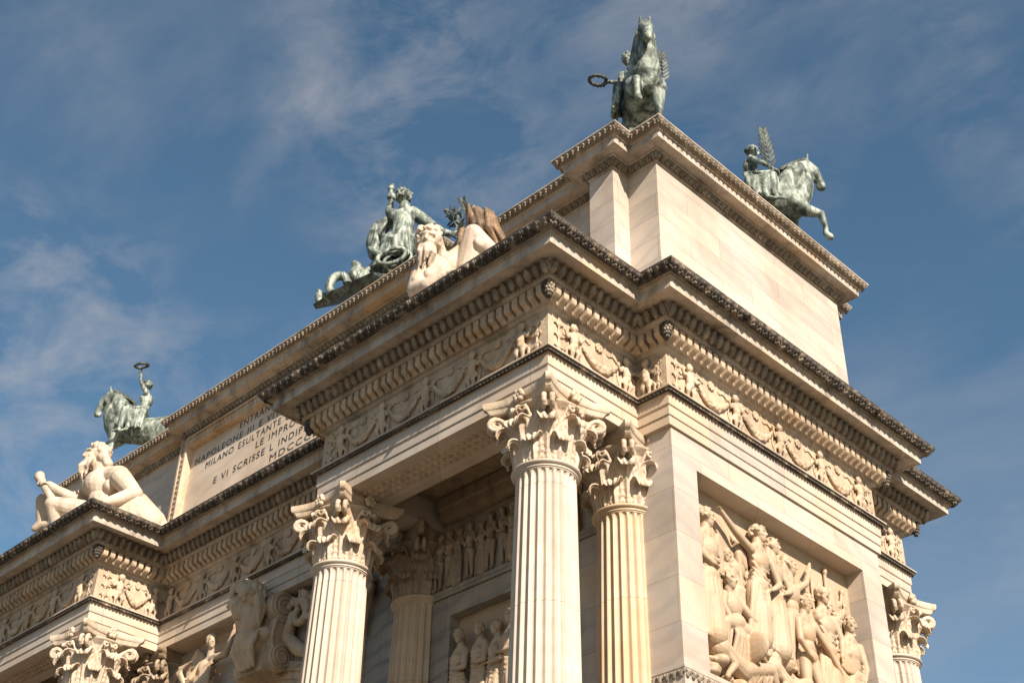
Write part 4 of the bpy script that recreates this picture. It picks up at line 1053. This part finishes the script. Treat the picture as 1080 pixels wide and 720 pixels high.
    for sgn2, el, ha in pose['arms']:
        sh = chest+Vector((0, sgn2*.17, .13)); el = Vector(el); ha = Vector(ha)
        rr.chain([sh, el, ha], r(.062, .050, .034)); d = (fn(ha)-fn(el)).normalized(); hand(rr, fn(ha), d, V(0, 0, 1) if abs(d.z) < .8 else V(1, 0, 0), K)
    ri = rr.build('rider', .02, M['bronze'], root, 1)
    wr = pose['wreath']; C_ = fn(wr[0]); nx, ny, nz = frame(V(*wr[1])); m = MB()
    pts = [C_+(nx*math.cos(a)+ny*math.sin(a))*.155*K for a in [i*2*math.pi/24 for i in range(25)]]
    tube(m, pts, .032*K, 8)
    for p in pts:
        for j in range(2):
            v, f = ball(6, 5); dd = Vector((rd.uniform(-1, 1), rd.uniform(-1, 1), rd.uniform(-1, 1))).normalized(); x, y, z = frame(dd); c0 = p+dd*.018*K
            m.add([c0+x*(q[0]*.014*K)+y*(q[1]*.022*K)+z*(q[2]*.034*K) for q in v], f)
    mesh(m, 'wreath', M['bronze_dark'], root, True)
    if pose.get('palm'):
        A, B = Vector(pose['palm'][0]), Vector(pose['palm'][1]); m = MB(); nlf = 8
        pp = [fn(A+(B-A)*(i/10)+Vector((-.05*math.sin(i/10*3.1), 0, 0))) for i in range(11)]
        tube(m, pp, [.018*K]*11, 6)
        ax = (fn(B)-fn(A)).normalized(); wv = V(*pose['palm'][2]).normalized()
        for i in range(nlf):
            t = .22+.78*i/(nlf-1); P0 = fn(A+(B-A)*t)
            for q in (-1, 1):
                d = (ax*.85+wv*q*.75*(1-.6*t)).normalized(); ln = (.27-.10*abs(t-.55))*K
                side = d.cross(wv.cross(ax)).normalized(); th = side.cross(d)
                n_ = 6; vs = []; 
                for j in range(n_+1):
                    u = j/n_; w_ = .036*K*math.sin(math.pi*min(1, .12+u*.88))
                    c0 = P0+d*(ln*u); vs += [c0+side*w_, c0+th*.012*K, c0-side*w_, c0-th*.012*K]
                fs = [(0, 1, 2, 3), tuple(n_*4+k_ for k_ in range(4))]
                for j in range(n_):
                    for k_ in range(4): fs.append((j*4+k_, j*4+(k_+1) % 4, j*4+4+(k_+1) % 4, j*4+4+k_))
                m.add(vs, fs)
        mesh(m, 'palm_branch', M['bronze_dark'], root, False)
    return root
PL = 1.0
hz = H+PL
q_ = 2.5
horse_group((-q_, q_, hz), R(-45), dict(lift=-1, side=-1, ly=.14, look=(1, -.25, -.25), arms=[(-1, (-.08, -.38, 1.92), (.02, -.56, 1.82)), (1, (-.02, .36, 1.92), (.16, .34, 1.76))],
            wreath=((.06, -.76, 1.81), (.25, .1, 1)), palm=((.14, .36, 1.60), (-.16, .40, 2.72), (0, 1, 0))),
            'bronze horse facing the viewer on the nearest attic corner, rider holding out a wreath', 3)
horse_group((-q_, D-q_, hz), R(45), dict(lift=-1, side=-1, look=(1, -.2, -.3), lean=.0, arms=[(-1, (.02, -.40, 1.90), (.22, -.40, 1.74)), (1, (.0, .42, 2.0), (.25, .55, 1.95))],
            wreath=((.42, .66, 1.95), (.1, .2, 1)), palm=((.18, -.42, 1.55), (.10, -.46, 2.58), (1, 0, 0))),
            'bronze horse facing right on the far attic corner, rider with a tall palm branch', 4)
horse_group((2*XC+q_-.45, q_, hz+.12), R(-135), dict(lift=-1, side=1, hx=.10, look=(1, .25, -.05), lean=-.02, arms=[(1, (.20, .28, 2.42), (.28, .24, 2.72)), (-1, (.32, -.34, 1.95), (.48, -.20, 1.78))],
            wreath=((.30, .22, 2.96), (.2, .3, 1))),
            'bronze horse facing left with its rider raising a wreath overhead', 5)

# ------------------------------------------------------------------ bronze chariot of Peace on the middle of the attic
rc = random.Random(8)
YCh = 4.5
C0 = Vector((-14.0, YCh, H))
ch = empty('chariot_statue', (C0.x, C0.y, C0.z+Z0), 'green bronze draped goddess on a chariot, seen from behind, holding a staff and olive branch', 'statue')
J = lambda px, py, d=0: JP(px, py, (-14.3, YCh, 0), d)
m = MB()
m.box(-17.4, -11.6, 5.0, 8.4, H, 9.5); m.box(-17.9, -11.1, 4.8, 8.7, H-.01, 6.2)
mesh(m, 'plinth', M['bronze_dark'], ch)
s = Sculpt()
# goddess: broad seated back, mantle, arm stretched to the right
k = 2.7
face(s, J(426, 211), Vector((-.45, .85, -.05)), (0, 0, 1), k*.95, hair=1.8, rnd=rc)
s.cap(J(427, 217), J(427, 224), .18, .24); s.cap(J(418, 228), J(436, 225), .22, .24); s.chain([J(425, 230), J(423, 242), J(423, 252)], [.33, .32, .42]); s.cap(J(414, 258), J(434, 256), .42, .42); s.cap(J(412, 268), J(438, 264), .42, .42)
s.chain([J(410, 234, .3), J(399, 243, .4), J(394, 256, .4), J(396, 268, .3)], [.22, .28, .27, .25]); s.chain([J(437, 226), J(447, 232, -.1), J(456, 238, -.15), J(467, 245, -.2), J(477, 247, -.3)], [.25, .21, .17, .14, .10])
hand(s, J(475, 248, -.3), J(481, 246, -.3)-J(475, 248, -.3), (0, 0, 1), k)
s.chain([J(417, 227), J(411, 224, .2), J(412, 215, .3)], [.20, .16, .10])
for i in range(13):
    u = i/12; s.chain([J(417+19*u, 227, -.16-.1*math.sin(u*3.1)), J(415+19*u+rc.uniform(-1, 1), 243, -.30-.1*math.sin(u*3.1)), J(409+30*u+rc.uniform(-2, 2), 268, -.42+rc.uniform(-.1, .1))], [.045, rc.uniform(.05, .085), rc.uniform(.06, .11)])
for i in range(7):
    s.chain([J(398+2*i, 247+3*i, .0), J(414, 252+2.6*i, -.45), J(436-i, 238+3.4*i, -.35)], [.04, .075, .04])
for i in range(9): s.chain([J(409-i*1.6, 233+i*1.2, .15), J(398-.3*i+rc.uniform(-1, 1), 246+i, .0), J(390+2.2*i, 268+rc.uniform(-3, 3), .0)], [.05, rc.uniform(.06, .09), .05])
s.chain([J(390, 262, -.1), J(401, 270, -.3), J(413, 262, -.4), J(420, 254, -.35)], [.08, .11, .10, .06])
s.build('goddess', .026, M['bronze'], ch, 1)
s = Sculpt()                     # chariot body and throne
s.chain([J(398, 286, .2), J(425, 277, .2), J(448, 262, .2)], [.34, .38, .34]); s.chain([J(396, 298, .2), J(430, 288, .2), J(460, 270, .2)], [.4, .5, .4])
for i in range(60):
    p = J(rc.uniform(392, 448), 0, 0); x = rc.uniform(392, 450); y = 288-(x-392)*.45+rc.uniform(-10, 10); s.ell(J(x, y, -.22+rc.uniform(-.1, .1)), rc.uniform(.06, .15))
s.chain([J(440, 268, -.5), J(446, 256, -.5), J(450, 244, -.5), J(446, 240, -.5)], [.13, .15, .13, .10])
s.build('chariot_body', .04, M['bronze_dark'], ch, 1)
m = MB()
c = J(413, 270, -.7); X_, Y_ = CR.normalized(), Vector((0, 0, 1)); X_ = Vector((X_.x, X_.y, 0)).normalized()
tl = Vector((0, 0, 1))*.93+X_*.36
pts = [c+X_*.44*math.cos(a)+Vector((0, 0, 1))*(.30*math.sin(a)+.14*math.cos(a)) for a in [i*2*math.pi/32 for i in range(33)]]
tube(m, pts, .075, 10); tube(m, [p+Vector((0, .25, 0)) for p in pts], .06, 10)
mesh(m, 'wheel', M['bronze'], ch, True)
m = MB()                         # rear platform with upturned prow
A, B, C_, D_ = J(330, 323, -.2), J(400, 281, -.9), J(404, 300, 0), J(345, 322, 1.2)
top = [J(330, 321, -.3), J(352, 306, -.9), J(392, 287, -1.2), J(420, 290, 0), J(392, 300, 2.0), J(352, 312, 1.2)]
bot = [J(333, 326, -.1), J(354, 318, -.5), J(394, 300, -.8), J(420, 305, 0), J(394, 312, 1.8), J(354, 322, 1.0)]
m.add(top+bot, [tuple(range(6)), tuple(range(11, 5, -1))]+[(i, (i+1) % 6, 6+(i+1) % 6, 6+i) for i in range(6)])
pf = mesh(m, 'platform', M['bronze_dark'], ch)
m = MB()
tube(m, [J(357-9.5*math.cos(a), 301-10*math.sin(a)-2*math.cos(a)*-1, -.3) for a in [R(-40+i*13) for i in range(18)]], [.15]*18, 8)
mesh(m, 'hand_ring', M['bronze'], ch, True)
s = Sculpt()
s.chain([J(372, 297), J(376, 288), J(377, 281), J(374, 278)], [.28, .22, .16, .12]); s.chain([J(378, 296), J(384, 289), J(388, 292)], [.25, .22, .2])
for i in range(12): s.ell(J(rc.uniform(370, 390), rc.uniform(284, 298), rc.uniform(-.3, .2)), rc.uniform(.10, .18))
s.build('ram_ornament', .05, M['bronze'], ch, 1)
s = Sculpt(); s.chain([J(337, 318), J(336, 312), J(337, 308), J(335, 306)], [.14, .12, .09, .06]); s.chain([J(338, 316), J(342, 312), J(344, 314)], [.13, .12, .08]); s.build('prow_ornament', .04, M['bronze'], ch, 1)
m = MB(); tube(m, [J(412, 236, .3), J(413, 199, .3)], [.09, .08], 8); v, f = ball(10, 8)
for px, py, r in ((413, 208, .16), (413, 199, .13), (414, 196, .09)): c0 = J(px, py, .3); m.add([c0+Vector(q)*r for q in v], f)
mesh(m, 'staff', M['bronze'], ch, True)
m = MB()
def twig(pts, r, nl):
    P_ = [J(*p) for p in pts]; tube(m, P_, r, 6)
    for i in range(nl):
        t = rc.uniform(.2, 1)*(len(P_)-1); j = min(int(t), len(P_)-2); p = P_[j].lerp(P_[j+1], t-j); dd = Vector((rc.uniform(-1, 1), rc.uniform(-.4, .4), rc.uniform(-.2, 1))).normalized(); x, y, z = frame(dd); v, f = ball(6, 5); c0 = p+dd*.2
        m.add([c0+x*(q[0]*.025)+y*(q[1]*.06)+z*(q[2]*.17) for q in v], f)
twig([(478, 249, -.3), (482, 240, -.3), (481, 230, -.3), (477, 221, -.3)], .045, 16); twig([(482, 240, -.3), (478, 230, -.4), (472, 225, -.4)], .035, 10); twig([(482, 242, -.3), (487, 234, -.2), (488, 226, -.2)], .03, 4)
twig([(474, 250, -.3), (471, 257, -.3)], .04, 4)
mesh(m, 'olive_branch', M['bronze_dark'], ch, True)

# ------------------------------------------------------------------ marble river gods on the porticoes
rg = random.Random(14)
def vdir(x, z, dep=0): return CR.normalized()*x+Vector((0, 0, 1))*z+Vector((-math.sin(YAW), math.cos(YAW), 0))*dep
# left one: torso upright, legs to the left, seen in profile
gl = empty('river_god_statue', (-19.6, -1.2, Z0), 'marble bearded river god in profile holding a staff, below the left bronze horse', 'statue', 'marble river gods on the porticoes')
P0 = (-19.4, -1.3, 0)
J = lambda px, py, d=0: JP(px, py, P0, d)
s = Sculpt(); k = 2.75
face(s, J(101, 482, -.1), vdir(-.86, -.02, -.50), (0, 0, 1), k*1.1, beard=1.4, hair=1.5, rnd=rg)
for i in range(14): s.chain([J(108+rg.uniform(-2, 3), 478+rg.uniform(-3, 4), rg.uniform(-.3, .3)), J(113+rg.uniform(-2, 2), 489, rg.uniform(-.3, .3)), J(113+rg.uniform(-3, 2), 500, rg.uniform(-.3, .3))], [.13, .12, .07])
s.cap(J(108, 493), J(110, 503), .30, .36)
s.cap(J(100, 507, .3), J(125, 503, -.4), .30, .34)       # shoulders
s.ell(J(107, 512, -.1), (.52, .40, .46)); s.ell(J(97, 513, -.05), (.30, .3, .32)); s.ell(J(112, 518, -.1), (.50, .40, .48)); s.ell(J(110, 528, -.1), (.46, .38, .45)); s.ell(J(113, 541, -.1), (.56, .46, .42))
s.chain([J(128, 505, -.6), J(142, 521, -.75), J(122, 527, -1.1), J(110, 530, -1.3)], [.31, .23, .17, .12])   # near arm
hand(s, J(112, 529.5, -1.3), vdir(-1, -.15, 0), vdir(0, 1, 0), k)
s.chain([J(94, 512, .4), J(78, 527, .3), J(60, 517, .1), J(52, 511, .1)], [.26, .20, .15, .11]); hand(s, J(54, 512, .1), vdir(-1, .35, 0), vdir(.3, 1, .0), k)
s.chain([J(110, 545, -.1), J(78, 537, -.4), J(56, 532, -.5), J(60, 556, -.3), J(52, 561, -.2)], [.36, .31, .24, .17, .12])
s.chain([J(108, 548, .4), J(72, 528, .6), J(46, 528, .6), J(44, 552, .7), J(37, 557, .7)], [.34, .28, .22, .16, .11])
for dx, dz, d_, r_ in ((97, 511, -.22, .22), (107, 511, -.34, .24), (103, 521, -.30, .15), (104, 528, -.28, .15), (130, 506, -.62, .26), (138, 514, -.72, .20), (117, 513, -.45, .24)): s.ell(J(dx, dz, d_), (r_, r_*.7, r_*.9))
gb = s.build('body', .024, M['statue'], gl, 1)
s = Sculpt()
s.chain([J(118, 545, -.5), J(140, 538, -.4), J(158, 552, -.3), J(170, 560, -.2)], [.55, .55, .45, .3])
for i in range(18): u = i/17; s.chain([J(114+22*u, 527+6*u, -.75), J(122+26*u+rg.uniform(-3, 3), 540+3*u, -.85), J(118+46*u, 556+4*u, -.7)], [.08, rg.uniform(.09, .14), .12])
s.chain([J(134, 528, -.6), J(138, 535, -.75), J(136, 550, -.8)], [.18, .2, .18])
s.build('drapery', .03, M['statue'], gl, 1)
m = MB(); tube(m, [J(41, 502, .1), J(46, 511, .1), J(55, 527, .1)], [.15, .11, .13], 10); v, f = ball(10, 8); c0 = J(42, 502, .1); m.add([c0+Vector(q)*.15 for q in v], f)
mesh(m, 'staff', M['statue'], gl, True)
# right one: reclining behind the cornice
gr = empty('river_god_statue', (-4.9, -1.2, Z0), 'marble bearded river god facing the viewer with raised knee, beside a brown sheaf', 'statue', 'marble river gods on the porticoes')
P0 = (-4.9, -1.0, 0)
J = lambda px, py, d=0: JP(px, py, P0, d)
s = Sculpt(); k = 2.35
face(s, J(452, 256, -.15), vdir(-.14, -.22, -1), vdir(.08, 1, 0), k*1.18, beard=1.5, hair=1.8, rnd=rg)
for i in range(26):
    q = rg.choice((-1, 1, 1)); x0 = 452+q*rg.uniform(9, 12); s.chain([J(452+q*8, 245+rg.uniform(-4, 6), rg.uniform(-.1, .3)), J(x0, 256+rg.uniform(-3, 3), rg.uniform(-.1, .3)), J(x0+rg.uniform(0, 7), 268+rg.uniform(-3, 4), rg.uniform(0, .3))], [.10, .10, .05])
s.cap(J(455, 270, .25), J(460, 282, .3), .26, .34); s.cap(J(448, 288, .3), J(476, 278, .5), .26, .28); s.ell(J(463, 290, .2), (.46, .36, .42)); s.ell(J(478, 286, .3), (.40, .34, .38)); s.ell(J(490, 284, .3), (.40, .36, .36))
s.chain([J(446, 289, .1), J(440, 306, -.1), J(450, 301, -.4), J(466, 290, -.5)], [.27, .23, .16, .11]); hand(s, J(467, 289.5, -.5), vdir(1, .3, 0), vdir(0, 1, 0), k)
s.chain([J(474, 281, .2), J(486, 268, .2), J(497, 262, .2)], [.30, .22, .16])
s.chain([J(494, 285, .2), J(499, 247, -.1), J(521, 268, -.1), J(530, 276, -.1)], [.36, .23, .19, .13]); s.chain([J(496, 290, .5), J(507, 250, .5), J(530, 268, .5)], [.34, .22, .18])
for dx, dz, d_, r_ in ((456, 292, -.12, .24), (468, 287, .02, .24), (476, 293, .05, .18), (446, 290, .02, .23), (442, 298, -.16, .2), (506, 257, -.2, .17)): s.ell(J(dx, dz, d_), (r_, r_*.7, r_*.9))
s.build('body', .022, M['statue'], gr, 1)
s = Sculpt()
s.chain([J(485, 286, .6), J(492, 264, .7), J(500, 248, .7)], [.40, .34, .24]); s.chain([J(503, 246, .9), J(513, 244, .9), J(523, 258, .8)], [.24, .26, .22])
for i in range(66):
    u = rg.random(); dd = rg.uniform(-.1, .8); t_ = rg.uniform(-6, 4); w_ = rg.uniform(-3, 3)
    s.chain([J(493+29*u+w_*.5, 221+5*u+t_*.8, dd+.1), J(496+29*u+w_, 235+6*u, dd-.1+rg.uniform(-.1, .1)), J(497+38*u+w_, 252+4*u, dd), J(499+40*u+rg.uniform(-3, 3), 268+2*u, dd)], [rg.uniform(.02, .06), rg.uniform(.06, .095), rg.uniform(.05, .08), .04])
for i in range(12): s.chain([J(488+rg.uniform(-3, 8), 246+rg.uniform(-6, 4), .25), J(487+rg.uniform(-3, 6), 262, .2), J(484+rg.uniform(-3, 6), 280, .3)], [.07, .10, .06])
s.build('sheaf', .018, M['sheaf'], gr, 1)
m = MB()
for (x0, y0, x1, y1) in ((498, 228, 489, 213), (498, 230, 494, 222)):
    tube(m, [J(x0, y0, .2), J(x1, y1, .2)], .035, 6)
    for i in range(10):
        t = i/9; p = J(x0, y0, .2).lerp(J(x1, y1, .2), .3+.7*t); dd = vdir(rg.uniform(-1, .6), rg.uniform(.1, 1), 0).normalized(); x, y, z = frame(dd); v, f = ball(6, 5); c0 = p+dd*.11; m.add([c0+x*(q[0]*.02)+y*(q[1]*.045)+z*(q[2]*.12) for q in v], f)
mesh(m, 'leaf_branch', M['bronze_dark'], gr, True)
